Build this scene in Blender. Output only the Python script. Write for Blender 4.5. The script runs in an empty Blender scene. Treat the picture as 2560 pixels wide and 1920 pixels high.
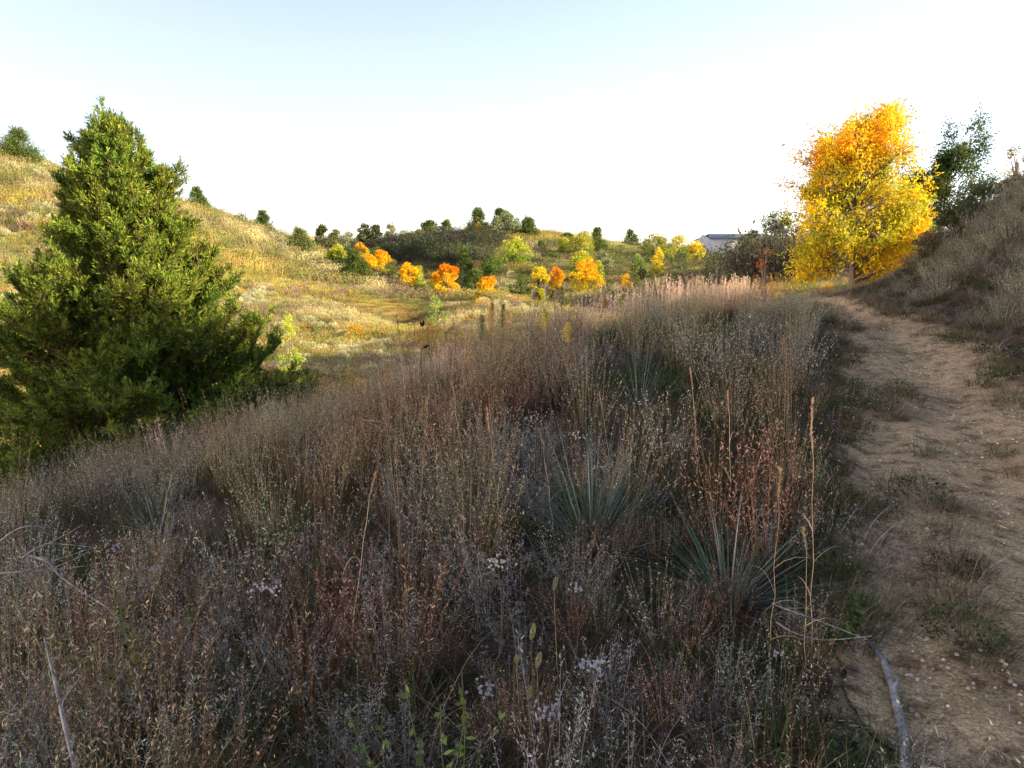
import bpy, math, random
import numpy as np

# ---------------------------------------------------------------- camera, sky, sun, exposure
scene = bpy.context.scene
cam_data = bpy.data.cameras.new("camera")
cam_data.sensor_width = 36.0
cam_data.lens = 797.0 / 1024.0 * 36.0
cam_data.clip_start = 0.05
cam_data.clip_end = 9000.0
cam = bpy.data.objects.new("camera", cam_data)
scene.collection.objects.link(cam)
cam.location = (0, 0, 1.65)
cam.rotation_euler = (math.radians(90) - math.atan(114.0 / 797.0), 0, 0)
scene.camera = cam

world = bpy.data.worlds.new("World")
scene.world = world
world.use_nodes = True
wn, wl = world.node_tree.nodes, world.node_tree.links
wn.clear()
sky = wn.new("ShaderNodeTexSky")
sky.sky_type = 'NISHITA'
sky.sun_disc = False
sky.sun_elevation = math.radians(16.0)
sky.sun_rotation = math.radians(250.0)
sky.altitude = 400
sky.air_density = 1.0
sky.dust_density = 1.6
sky.ozone_density = 1.0
bg = wn.new("ShaderNodeBackground")
bg.inputs["Strength"].default_value = 0.122
wo = wn.new("ShaderNodeOutputWorld")
hsv = wn.new("ShaderNodeHueSaturation")
hsv.inputs["Saturation"].default_value = 0.85
wl.new(sky.outputs[0], hsv.inputs["Color"])
tint = wn.new("ShaderNodeMix"); tint.data_type = 'RGBA'; tint.blend_type = 'MULTIPLY'
tint.inputs[0].default_value = 1.0; tint.inputs[7].default_value = (1.02, 0.915, 0.98, 1)
wl.new(hsv.outputs[0], tint.inputs[6])
wl.new(tint.outputs[2], bg.inputs[0])
wl.new(bg.outputs[0], wo.inputs[0])

sun_data = bpy.data.lights.new("sun", 'SUN')
sun_data.energy = 5.0
sun_data.angle = math.radians(0.5)
sun_data.color = (1.0, 0.84, 0.53)
sun = bpy.data.objects.new("sun", sun_data)
scene.collection.objects.link(sun)
sun.rotation_euler = (math.radians(90 - 16.0), 0, math.radians(90 - 20.0))   # light comes from the right, a little behind

scene.view_settings.view_transform = 'Standard'
scene.view_settings.look = 'None'
scene.view_settings.exposure = 1.75
scene.view_settings.gamma = 1.0
scene.cycles.max_bounces = 5
scene.cycles.diffuse_bounces = 2
scene.cycles.transmission_bounces = 4
scene.cycles.transparent_max_bounces = 4

# ---------------------------------------------------------------- terrain
EYE = 1.65
F_PX = 797.0
PITCH = math.atan(114.0 / F_PX)
CP, SP = math.cos(PITCH), math.sin(PITCH)

def ray(u, v):
    a = (u - 512.0) / F_PX; b = (384.0 - v) / F_PX
    return np.array([a, CP + b * SP, -SP + b * CP])

def at(u, v, Y):
    d = ray(u, v); t = Y / d[1]
    return (d[0] * t, Y, EYE + d[2] * t)

SUN_AZ = math.radians(20.0)       # from the right, a little behind the camera
SUN_EL = math.radians(16.0)

_W = [  # chosen ground points x, y, z (metres, camera stands at 0,0)
 (0,0,0),(2,0,.05),(-2,0,-.3),(0,-5,.2),(-5,-5,-1.2),(5,-5,1.0),(-5,0,-1.0),(4,0,.35),(8,0,2.2),
 (0,2.6,-.02),(-1.6,2.6,-.3),(1.4,2.4,0.02),(3.2,2.4,.1),(5.2,3,.8),(-3,5,-.55),(0,5,.05),
 (2.35,4.2,.08),(4.0,4.4,.2),(4.1,8,.36),(5.0,8,.42),(4.9,11.5,.6),(6.0,11.5,.7),(6.0,14.5,.8),(7.1,14.5,.88),(7.4,18,.95),(8.3,22,.85),(8.6,28,.4),
 (15,5,4.4),(15,11,4.6),(14,16,4.3),(13.5,20,3.5),(14,24,2.0),(15,29,1.5),(20,30,2.5),
 (25,-10,8),(40,-20,16),(24,-2,8.2),(24,4,7.2),(24,12,6.0),(40,-9,15.9),(40,-4,13.4),(40,0,9.8),(40,7,8.6),(60,-12,20),(60,2,13),  # unseen hill right of frame, heights shaped to throw shade over the slope
 (24,22,3.6),(40,17,6.0),(40,28,4.0),(60,22,6.0),(60,45,4.5),(35,40,3),
 (-20,0,-4),(-40,0,-4),(-20,-20,-4),(0,-30,2),(-25,8,-4.2),(-60,-40,-6),(60,-60,15),(0,-80,4),
 (-60,30,6),(-90,60,18),(-55,60,13.5),(-80,110,14),(-30,20,-2.2),
]
_P = [  # ground points as seen: u, v, distance
 (0,540,8),(100,500,8.3),(230,463,9),(330,432,9.5),(400,411,10),(520,366,11),(600,340,12),(700,320,13),(750,314,14),(800,316,15.5),
 (1024,400,8),(1100,400,7),(1024,310,11),(1024,248,14),(1024,193,17),(960,342,11.5),(960,312,13),(960,262,16),(960,224,19),
 (900,322,14.5),(900,288,18),(900,278,21),(930,254,21),
 (0,420,23),(0,300,45),(0,220,65),(0,157,85),(90,186,86),(190,206,88),(190,270,58),(190,330,42),(190,400,27),
 (300,403,28),(300,360,36),(300,320,46),(300,290,58),(300,262,76),(300,246,92),(250,226,90),
 (345,266,80),(400,282,72),(400,303,58),(400,328,45),(400,365,34),(460,298,64),(460,321,50),(500,309,60),
 (480,292,80),(560,293,80),(640,285,80),(700,277,80),(510,236,116),(450,241,120),(480,235,116),(560,241,112),(600,251,112),(620,262,100),(540,262,96),
 (400,277,102),(450,280,95),(310,245,150),(400,243,142),(640,251,150),(700,256,150),(735,256,125),(760,257,150),(850,245,150),
 (760,286,32),(800,284,32),(760,272,60),(850,288,35),(850,270,60),(1000,240,60),(1000,235,120),
]
_Q = [  # u, distance, z
 (600,18,-.5),(520,16,-1.5),(400,15,-2.2),(230,14,-2.6),(60,12.5,-2.3),(0,12,-2.5),(-200,12,-3),(300,17,-2.6),(300,22,-3.0),
 (500,22,-1.9),(500,35,-2.3),(680,19,0),(680,30,-1.0),(680,50,-1.2),(590,28,-1.6),(590,50,-1.6),(300,125,0),(190,125,5),(0,125,12),
 (350,108,-2),(460,80,-2.6),(510,165,3),(400,200,1),(700,200,1),(950,32,1.8),
]
def _ctrl():
    pts = [tuple(map(float, w)) for w in _W]
    pts += [at(*p) for p in _P]
    for u, Y, z in _Q:
        x, y, _ = at(u, 270, Y); pts.append((x, y, z))
    for k in range(16):
        a = k * math.pi / 8
        for r, z in ((420, -4), (1600, -16), (5000, -50)):
            pts.append((r * math.sin(a), r * math.cos(a), z))
    return np.array(pts)

def _warp(x, y):
    r = np.sqrt(x * x + y * y) + 1e-9
    g = np.log1p(r / 4.0) / r
    return np.stack([x * g, y * g], -1), r

_C = _ctrl()
_cq, _cr = _warp(_C[:, 0], _C[:, 1])
_cw = _C[:, 2] / (4 + _cr)
def _phi(d2):
    return 0.5 * d2 * np.log(d2 + 1e-12)
def _solve():
    n = len(_C)
    d2 = ((_cq[:, None] - _cq[None]) ** 2).sum(-1)
    A = np.zeros((n + 3, n + 3))
    A[:n, :n] = _phi(d2) + np.eye(n) * 0.0012
    A[:n, n] = 1; A[:n, n + 1:] = _cq
    A[n, :n] = 1; A[n + 1:, :n] = _cq.T
    b = np.zeros(n + 3); b[:n] = _cw
    return np.linalg.solve(A, b)
_S = _solve()

def _vnoise(x, y, seed=0):
    xi = np.floor(x).astype(np.int64); yi = np.floor(y).astype(np.int64)
    xf = x - xi; yf = y - yi
    def h(a, b):
        n = (a * 374761393 + b * 668265263 + seed * 974711) & 0xffffffff
        n = ((n ^ (n >> 13)) * 1274126177) & 0xffffffff
        return ((n ^ (n >> 16)) & 0xffff) / 65535.0
    u = xf * xf * (3 - 2 * xf); v = yf * yf * (3 - 2 * yf)
    return (h(xi, yi) * (1 - u) + h(xi + 1, yi) * u) * (1 - v) + (h(xi, yi + 1) * (1 - u) + h(xi + 1, yi + 1) * u) * v

def fbm(x, y, seed=0, oct=3):
    s = 0; a = 0.5; f = 1.0
    for o in range(oct):
        s = s + a * _vnoise(x * f, y * f, seed + o * 17); a *= .5; f *= 2.03
    return s / (1 - .5 ** oct)

_PY = [-8, 0, 2.4, 4.2, 7.2, 9, 12, 14.5, 18, 22, 28, 36]
_PL = [.9, .85, 1.32, 1.86, 3.0, 3.75, 4.95, 5.9, 6.95, 7.8, 8.2, 8.4]
_PR = [2.6, 2.7, 3.3, 4.0, 5.1, 5.6, 6.6, 7.3, 7.85, 8.7, 9.0, 9.1]
def path_coord(x, y):
    """-1..1 inside the path, beyond that outside (in half widths)"""
    l = np.interp(y, _PY, _PL); r = np.interp(y, _PY, _PR)
    l = l + (fbm(x * .0 + 3.1, y * 1.6, 5) - .5) * .5
    r = r + (fbm(x * .0 + 9.1, y * 1.3, 6) - .5) * .6
    return (x - (l + r) / 2) / ((r - l) / 2)

def gz(x, y):
    x = np.asarray(x, float); y = np.asarray(y, float)
    shp = x.shape; x = x.ravel(); y = y.ravel()
    out = np.empty(len(x))
    for i in range(0, len(x), 20000):
        xs, ys = x[i:i + 20000], y[i:i + 20000]
        q, r = _warp(xs, ys)
        d2 = ((q[:, None] - _cq[None]) ** 2).sum(-1)
        w = _phi(d2) @ _S[:len(_C)] + _S[len(_C)] + q @ _S[len(_C) + 1:]
        z = w * (4 + r)
        far = np.clip((r - 20) / 60, 0, 1)
        z = z + (fbm(xs * .35, ys * .35, 2) - .5) * .22 * np.clip(r / 5, .3, 1) + (fbm(xs * .06, ys * .06, 8) - .5) * 2.2 * far * (1 - np.exp(-((xs - 33) / 26) ** 2 - ((ys - 115) / 35) ** 2))
        pc = np.abs(path_coord(xs, ys))
        z = z + 1.25 * np.exp(-((xs + .6) / 3.2) ** 2 - ((ys - 51) / 5.5) ** 2) - 1.3 * np.exp(-((xs + 7) / 3.2) ** 2 - ((ys - 51) / 6) ** 2)
        m = np.clip(1.35 - pc, 0, 1) * (ys < 30)
        z = z - .07 * m + (fbm(xs * 3, ys * 3, 4) - .5) * .05 * m
        rut = np.exp(-((path_coord(xs, ys) + .80) / .2) ** 2) + np.exp(-((path_coord(xs, ys) - .1) / .3) ** 2)
        z = z - rut * .06 * (ys < 30)
        out[i:i + 20000] = z
    return out.reshape(shp)

def gz1(x, y):
    return float(gz(np.array([x]), np.array([y]))[0])

_T = 1.2 * 1.012 ** np.arange(470)
def hit(u, v):
    """where the sight line through a picture point meets the ground"""
    d = ray(u, v)
    t = _T / d[1] ; x = d[0] * t; y = d[1] * t; z = EYE + d[2] * t
    below = z < gz(x, y)
    i = int(np.argmax(below)) if below.any() else len(t) - 1
    return float(x[i]), float(y[i]), gz1(x[i], y[i])

# ---------------------------------------------------------------- helpers
RNG = np.random.default_rng(11)
COL = scene.collection

def reseed(s):
    global RNG
    RNG = np.random.default_rng(s)

def U(a, b, n=None):
    return RNG.uniform(a, b, n)

def vec(*a):
    return np.array(a, float)

class Geo:
    """collects quads and triangles with one colour per vertex"""
    def __init__(s):
        s.v = []; s.f = []; s.c = []; s.n = 0
    def add(s, v, f, c):
        v = np.asarray(v, float).reshape(-1, 3); f = np.asarray(f)
        c = np.broadcast_to(np.asarray(c, float), (len(v), 3))
        s.v.append(v); s.f.append(f + s.n); s.c.append(c); s.n += len(v)
        return s
    def mesh(s, name, mat, smooth=False):
        v = np.concatenate(s.v); c = np.concatenate(s.c)
        tri = [f for f in s.f if f.shape[1] == 3]; quad = [f for f in s.f if f.shape[1] == 4]
        nt = sum(len(f) for f in tri); nq = sum(len(f) for f in quad)
        idx = np.concatenate([f.ravel() for f in tri] + [f.ravel() for f in quad]).astype(np.int32)
        tot = np.concatenate([np.full(nt, 3), np.full(nq, 4)]).astype(np.int32)
        st = np.concatenate([[0], np.cumsum(tot)[:-1]]).astype(np.int32)
        me = bpy.data.meshes.new(name)
        me.vertices.add(len(v)); me.vertices.foreach_set("co", v.astype(np.float32).ravel())
        me.loops.add(len(idx)); me.loops.foreach_set("vertex_index", idx)
        me.polygons.add(len(tot)); me.polygons.foreach_set("loop_start", st); me.polygons.foreach_set("loop_total", tot)
        at_ = me.attributes.new("Col", 'FLOAT_COLOR', 'POINT')
        at_.data.foreach_set("color", np.concatenate([c, np.ones((len(c), 1))], 1).astype(np.float32).ravel())
        if smooth:
            me.polygons.foreach_set("use_smooth", np.ones(len(tot), bool))
        me.update(calc_edges=True)
        me.materials.append(mat)
        return me
    def obj(s, name, mat, parent=None, smooth=False, loc=None):
        o = bpy.data.objects.new(name, s.mesh(name, mat, smooth))
        COL.objects.link(o)
        if parent: o.parent = parent
        if loc is not None: o.location = loc
        return o

def thing(name, label, cat, loc, group=None, rz=0.0):
    o = bpy.data.objects.new(name, None); COL.objects.link(o)
    o.location = loc; o.rotation_euler[2] = rz; o.empty_display_size = .2
    o["label"] = label; o["category"] = cat
    if group: o["group"] = group
    return o

def tag(o, label, cat, group=None):
    o["label"] = label; o["category"] = cat
    if group: o["group"] = group
    return o

def unit(a):
    return a / (np.linalg.norm(a, axis=-1, keepdims=True) + 1e-12)

def frame(d):
    """two unit vectors square to the directions d"""
    up = np.where(np.abs(d[:, 2:3]) > .95, vec(1, 0, 0), vec(0, 0, 1))
    a = unit(np.cross(d, up)); b = np.cross(a, d)
    return a, b

def leaves(g, p, d, L, W, col, roll=None, bend=0.0):
    """diamond leaves starting at p, pointing along d"""
    n = len(p); d = unit(d)
    a, b = frame(d)
    r = U(0, 2 * math.pi, n) if roll is None else roll
    s = (np.cos(r)[:, None] * a + np.sin(r)[:, None] * b)
    nn = np.cross(s, d)
    L = np.broadcast_to(L, (n,))[:, None]; W = np.broadcast_to(W, (n,))[:, None]
    m = p + d * L * .45
    v = np.stack([p, m + s * W * .5 + nn * bend * L, p + d * L, m - s * W * .5 + nn * bend * L], 1).reshape(-1, 3)
    f = np.arange(n * 4).reshape(-1, 4)
    c = np.repeat(np.broadcast_to(col, (n, 3)), 4, 0)
    g.add(v, f, c)

def blades(g, p, az, lean, L, W, c0, c1, K=4, curl=0.6, zig=0.0):
    """bent grass blades: n ribbons of K segments, lean from the vertical growing with curl"""
    n = len(p)
    az = np.broadcast_to(az, (n,)); lean = np.broadcast_to(lean, (n,)); L = np.broadcast_to(L, (n,)); W = np.broadcast_to(W, (n,)); curl = np.broadcast_to(curl, (n,))
    h = np.stack([np.cos(az), np.sin(az), np.zeros(n)], 1)
    tw = az + math.pi / 2 + U(-.9, .9, n)
    s = np.stack([np.cos(tw), np.sin(tw), np.zeros(n)], 1)
    pts = [p]; ang = lean.copy()
    for k in range(K):
        ang = ang + curl / K + (U(-zig, zig, n) if zig else 0)
        st = (np.sin(ang)[:, None] * h + np.cos(ang)[:, None] * vec(0, 0, 1)) * (L / K)[:, None]
        pts.append(pts[-1] + st)
    P = np.stack(pts, 1)
    t = np.linspace(0, 1, K + 1)
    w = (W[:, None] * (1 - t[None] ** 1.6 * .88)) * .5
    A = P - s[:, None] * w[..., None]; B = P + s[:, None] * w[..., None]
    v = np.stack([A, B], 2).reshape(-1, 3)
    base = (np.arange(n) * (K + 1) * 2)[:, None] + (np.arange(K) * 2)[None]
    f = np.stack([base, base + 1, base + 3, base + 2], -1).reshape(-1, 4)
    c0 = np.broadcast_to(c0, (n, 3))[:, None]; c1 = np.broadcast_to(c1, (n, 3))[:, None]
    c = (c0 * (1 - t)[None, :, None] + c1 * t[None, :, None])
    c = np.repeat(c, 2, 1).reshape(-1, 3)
    g.add(v, f, c)
    return P

def tube(g, P, R, col, sides=6):
    P = np.asarray(P, float); R = np.broadcast_to(R, (len(P),))
    d = unit(np.gradient(P, axis=0))
    a, b = frame(d)
    th = np.arange(sides) * 2 * math.pi / sides
    ring = P[:, None] + R[:, None, None] * (np.cos(th)[None, :, None] * a[:, None] + np.sin(th)[None, :, None] * b[:, None])
    k = len(P)
    i = (np.arange(k - 1) * sides)[:, None]; j = np.arange(sides)[None]; j2 = (j + 1) % sides
    f = np.stack([i + j, i + j2, i + sides + j2, i + sides + j], -1).reshape(-1, 4)
    g.add(ring.reshape(-1, 3), f, np.broadcast_to(col, (k * sides, 3)))

def curve_pts(p0, d0, L, n=6, bend=vec(0, 0, 0), wob=.08):
    pts = [np.array(p0, float)]; d = unit(np.array(d0, float))
    for i in range(n):
        d = unit(d + bend / n + RNG.normal(0, wob, 3))
        pts.append(pts[-1] + d * L / n)
    return np.array(pts)

def interp_path(P, t):
    x = np.clip(t, 0, 1) * (len(P) - 1); i = np.minimum(x.astype(int), len(P) - 2); f = (x - i)[:, None]
    return P[i] * (1 - f) + P[i + 1] * f, unit(P[i + 1] - P[i])

# ---------------------------------------------------------------- materials
def new_mat(name):
    m = bpy.data.materials.new(name); m.use_nodes = True
    nt = m.node_tree; nt.nodes.clear()
    return m, nt.nodes, nt.links

def noise(N, Lk, scale, detail=3, rough=.55, vec_out=None):
    n = N.new("ShaderNodeTexNoise"); n.inputs["Scale"].default_value = scale
    n.inputs["Detail"].default_value = detail; n.inputs["Roughness"].default_value = rough
    if vec_out is not None: Lk.new(vec_out, n.inputs["Vector"])
    return n

def ramp(N, Lk, fac, stops, interp='LINEAR'):
    r = N.new("ShaderNodeValToRGB"); e = r.color_ramp.elements; r.color_ramp.interpolation = interp
    while len(e) < len(stops): e.new(.5)
    for k, (p, c) in enumerate(stops):
        e[k].position = p; e[k].color = (*c, 1)
    Lk.new(fac, r.inputs[0]); return r

def mixc(N, Lk, mode, fac, a, b):
    m = N.new("ShaderNodeMix"); m.data_type = 'RGBA'; m.blend_type = mode
    for key, val in ((0, fac), (6, a), (7, b)):
        if hasattr(val, "links") or hasattr(val, "is_linked"): Lk.new(val, m.inputs[key])
        elif isinstance(val, (int, float)): m.inputs[key].default_value = val
        else: m.inputs[key].default_value = (*val, 1)
    return m.outputs[2]

def mat_leaf(name, trans=.35, patch=None, patch_scale=.08, rnd=.35, rough=.6, spec=.0, patch_mix=.75):
    """thin plant tissue: colour of each blade or leaf, patchy over the ground in world space"""
    m, N, Lk = new_mat(name)
    at_ = N.new("ShaderNodeAttribute"); at_.attribute_name = "Col"
    geo = N.new("ShaderNodeNewGeometry"); oi = N.new("ShaderNodeObjectInfo")
    col = at_.outputs["Color"]
    if patch:
        n = noise(N, Lk, patch_scale, 5, .62, geo.outputs["Position"])
        r = ramp(N, Lk, n.outputs["Fac"], patch)
        # blades carry a neutral brightness, the patch carries the hue
        col = mixc(N, Lk, 'MULTIPLY', patch_mix, col, r.outputs[0])
    mr = N.new("ShaderNodeMapRange"); mr.inputs[3].default_value = 1 - rnd; mr.inputs[4].default_value = 1 + rnd
    Lk.new(oi.outputs["Random"], mr.inputs[0])
    hs = N.new("ShaderNodeHueSaturation"); Lk.new(mr.outputs[0], hs.inputs["Value"]); Lk.new(col, hs.inputs["Color"])
    n2 = noise(N, Lk, 1.3, 2, .5, geo.outputs["Position"])
    mh = N.new("ShaderNodeMapRange"); mh.inputs[1].default_value = .3; mh.inputs[2].default_value = .7
    mh.inputs[3].default_value = .475; mh.inputs[4].default_value = .525
    Lk.new(n2.outputs["Fac"], mh.inputs[0]); Lk.new(mh.outputs[0], hs.inputs["Hue"])
    d = N.new("ShaderNodeBsdfDiffuse"); Lk.new(hs.outputs[0], d.inputs[0])
    out = N.new("ShaderNodeOutputMaterial"); sh = d.outputs[0]
    if trans:
        t = N.new("ShaderNodeBsdfTranslucent"); Lk.new(hs.outputs[0], t.inputs[0])
        mx = N.new("ShaderNodeMixShader"); mx.inputs[0].default_value = trans
        Lk.new(d.outputs[0], mx.inputs[1]); Lk.new(t.outputs[0], mx.inputs[2]); sh = mx.outputs[0]
    if spec:
        gl = N.new("ShaderNodeBsdfGlossy"); gl.inputs["Roughness"].default_value = rough
        mx = N.new("ShaderNodeMixShader"); mx.inputs[0].default_value = spec
        Lk.new(sh, mx.inputs[1]); Lk.new(gl.outputs[0], mx.inputs[2]); sh = mx.outputs[0]
    Lk.new(sh, out.inputs[0])
    return m

def mat_bark(name, c0, c1, scale=14):
    m, N, Lk = new_mat(name)
    tc = N.new("ShaderNodeTexCoord")
    mp = N.new("ShaderNodeMapping"); mp.inputs["Scale"].default_value = (1, 1, .25); Lk.new(tc.outputs["Object"], mp.inputs[0])
    n = noise(N, Lk, scale, 5, .65, mp.outputs[0])
    r = ramp(N, Lk, n.outputs["Fac"], [(.35, c0), (.65, c1)])
    b = N.new("ShaderNodeBump"); b.inputs["Strength"].default_value = .6; b.inputs["Distance"].default_value = .02
    Lk.new(n.outputs["Fac"], b.inputs["Height"])
    p = N.new("ShaderNodeBsdfPrincipled"); p.inputs["Roughness"].default_value = .85
    Lk.new(r.outputs[0], p.inputs["Base Color"]); Lk.new(b.outputs[0], p.inputs["Normal"])
    o = N.new("ShaderNodeOutputMaterial"); Lk.new(p.outputs[0], o.inputs[0])
    return m

HILL = [(.30, (.17, .21, .06)), (.39, (.43, .37, .10)), (.45, (.42, .30, .11)), (.50, (.22, .25, .08)), (.54, (.33, .24, .14)),
        (.59, (.62, .54, .26)), (.66, (.38, .35, .10)), (.75, (.48, .35, .10))]

def mat_ground(name, path_only=False):
    m, N, Lk = new_mat(name)
    geo = N.new("ShaderNodeNewGeometry"); pos = geo.outputs["Position"]
    at_ = N.new("ShaderNodeAttribute"); at_.attribute_name = "Col"      # R: bare path, G: far hill grassland
    sep = N.new("ShaderNodeSeparateColor"); Lk.new(at_.outputs["Color"], sep.inputs[0])
    big = noise(N, Lk, 1.1, 6, .6, pos); mid = noise(N, Lk, 7, 6, .7, pos); fine = noise(N, Lk, 60, 5, .75, pos)
    sand = ramp(N, Lk, fine.outputs["Fac"], [(.32, (.11, .08, .045)), (.46, (.29, .215, .115)), (.58, (.46, .355, .20)), (.72, (.68, .57, .38))])
    stain = ramp(N, Lk, mid.outputs["Fac"], [(.38, (.32, .27, .22)), (.52, (.95, .93, .9)), (.7, (1.15, 1.08, .98))])
    sandc = mixc(N, Lk, 'MULTIPLY', .85, sand.outputs[0], stain.outputs[0])
    st2 = ramp(N, Lk, big.outputs["Fac"], [(.36, (.50, .48, .42)), (.5, (1, 1, 1))])
    sandc = mixc(N, Lk, 'MULTIPLY', .7, sandc, st2.outputs[0])
    soil = ramp(N, Lk, fine.outputs["Fac"], [(.3, (.018, .013, .009)), (.55, (.05, .036, .025)), (.72, (.12, .09, .06))])
    hn = noise(N, Lk, .08, 5, .62, pos)
    hill = ramp(N, Lk, hn.outputs["Fac"], HILL)
    hill2 = mixc(N, Lk, 'MULTIPLY', 1.0, hill.outputs[0], (.62, .60, .58))
    base = mixc(N, Lk, 'MIX', sep.outputs[1], soil.outputs[0], hill2)
    # ragged edge between soil and trodden sand
    add = N.new("ShaderNodeMath"); add.operation = 'MULTIPLY_ADD'; add.inputs[1].default_value = 1.5; add.inputs[2].default_value = -.75
    Lk.new(mid.outputs["Fac"], add.inputs[0])
    s2 = N.new("ShaderNodeMath"); s2.operation = 'ADD'; s2.use_clamp = True; Lk.new(add.outputs[0], s2.inputs[0]); Lk.new(sep.outputs[0], s2.inputs[1])
    ed = N.new("ShaderNodeMapRange"); ed.inputs[1].default_value = .3; ed.inputs[2].default_value = .7; Lk.new(s2.outputs[0], ed.inputs[0])
    col = mixc(N, Lk, 'MIX', ed.outputs[0], base, sandc)
    b = N.new("ShaderNodeBump"); b.inputs["Strength"].default_value = .8; b.inputs["Distance"].default_value = .03
    b2 = N.new("ShaderNodeBump"); b2.inputs["Strength"].default_value = .6; b2.inputs["Distance"].default_value = .012
    Lk.new(mid.outputs["Fac"], b.inputs["Height"]); Lk.new(fine.outputs["Fac"], b2.inputs["Height"]); Lk.new(b.outputs[0], b2.inputs["Normal"])
    p = N.new("ShaderNodeBsdfPrincipled"); p.inputs["Roughness"].default_value = .95; p.inputs["Specular IOR Level"].default_value = .15
    Lk.new(col, p.inputs["Base Color"]); Lk.new(b2.outputs[0], p.inputs["Normal"])
    o = N.new("ShaderNodeOutputMaterial"); Lk.new(p.outputs[0], o.inputs[0])
    return m

def mat_plain(name, c, rough=.6, nscale=8, var=.15, metal=0):
    m, N, Lk = new_mat(name)
    tc = N.new("ShaderNodeTexCoord")
    n = noise(N, Lk, nscale, 4, .6, tc.outputs["Object"])
    r = ramp(N, Lk, n.outputs["Fac"], [(.3, tuple(x * (1 - var) for x in c)), (.7, tuple(min(1, x * (1 + var)) for x in c))])
    p = N.new("ShaderNodeBsdfPrincipled"); p.inputs["Roughness"].default_value = rough; p.inputs["Metallic"].default_value = metal
    Lk.new(r.outputs[0], p.inputs["Base Color"])
    o = N.new("ShaderNodeOutputMaterial"); Lk.new(p.outputs[0], o.inputs[0])
    return m

M_GROUND = mat_ground("soil_and_sand")
M_GRASS = mat_leaf("dry_grass", .25, rnd=.35)
M_HILL = mat_leaf("hill_grass", .25, patch=HILL, patch_mix=1.0, rnd=.3)
M_LEAF = mat_leaf("autumn_leaf", .42, rnd=.0)
M_CEDAR = mat_leaf("cedar_foliage", .22, rnd=.0)
M_YUCCA = mat_leaf("yucca_leaf", .08, rnd=.0, spec=.10, rough=.45)
M_BARK = mat_bark("grey_bark", (.05, .038, .03), (.19, .15, .12))
M_REDBARK = mat_bark("cedar_bark", (.06, .03, .02), (.22, .12, .08))
M_DEAD = mat_bark("weathered_wood", (.10, .098, .09), (.36, .35, .33), 30)

def stuff_scatter(name, pts, scl, rotz, variants, idx, tilt=None):
    """one object: many copies of a few clump meshes stood on the given points"""
    n = len(pts)
    me = bpy.data.meshes.new(name)
    me.vertices.add(n); me.vertices.foreach_set("co", np.asarray(pts, np.float32).ravel())
    rot = np.zeros((n, 3), np.float32); rot[:, 2] = rotz
    if tilt is not None: rot[:, 0] = tilt
    a = me.attributes.new("rot", 'FLOAT_VECTOR', 'POINT'); a.data.foreach_set("vector", rot.ravel())
    a = me.attributes.new("scl", 'FLOAT_VECTOR', 'POINT'); a.data.foreach_set("vector", np.asarray(scl, np.float32).ravel())
    a = me.attributes.new("pick", 'INT', 'POINT'); a.data.foreach_set("value", np.asarray(idx, np.int32))
    o = bpy.data.objects.new(name, me); COL.objects.link(o); o["kind"] = "stuff"
    coll = bpy.data.collections.new(name + "_clumps")
    for k, vm in enumerate(variants):
        vo = bpy.data.objects.new("%s_clump_%02d" % (name, k), vm); coll.objects.link(vo)
    ng = bpy.data.node_groups.new(name, 'GeometryNodeTree')
    ng.interface.new_socket("Geometry", in_out='INPUT', socket_type='NodeSocketGeometry')
    ng.interface.new_socket("Geometry", in_out='OUTPUT', socket_type='NodeSocketGeometry')
    N, Lk = ng.nodes, ng.links
    gi = N.new("NodeGroupInput"); go = N.new("NodeGroupOutput")
    ci = N.new("GeometryNodeCollectionInfo"); ci.inputs["Collection"].default_value = coll
    ci.inputs["Separate Children"].default_value = True; ci.inputs["Reset Children"].default_value = True
    ip = N.new("GeometryNodeInstanceOnPoints"); ip.inputs["Pick Instance"].default_value = True
    def attr(nm, ty):
        q = N.new("GeometryNodeInputNamedAttribute"); q.data_type = ty; q.inputs["Name"].default_value = nm
        return [s for s in q.outputs if s.enabled][0]
    Lk.new(gi.outputs[0], ip.inputs["Points"]); Lk.new(ci.outputs[0], ip.inputs["Instance"])
    Lk.new(attr("pick", 'INT'), ip.inputs["Instance Index"])
    Lk.new(attr("rot", 'FLOAT_VECTOR'), ip.inputs["Rotation"]); Lk.new(attr("scl", 'FLOAT_VECTOR'), ip.inputs["Scale"])
    Lk.new(ip.outputs[0], go.inputs[0])
    md = o.modifiers.new("scatter", 'NODES'); md.node_group = ng
    return o

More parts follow.
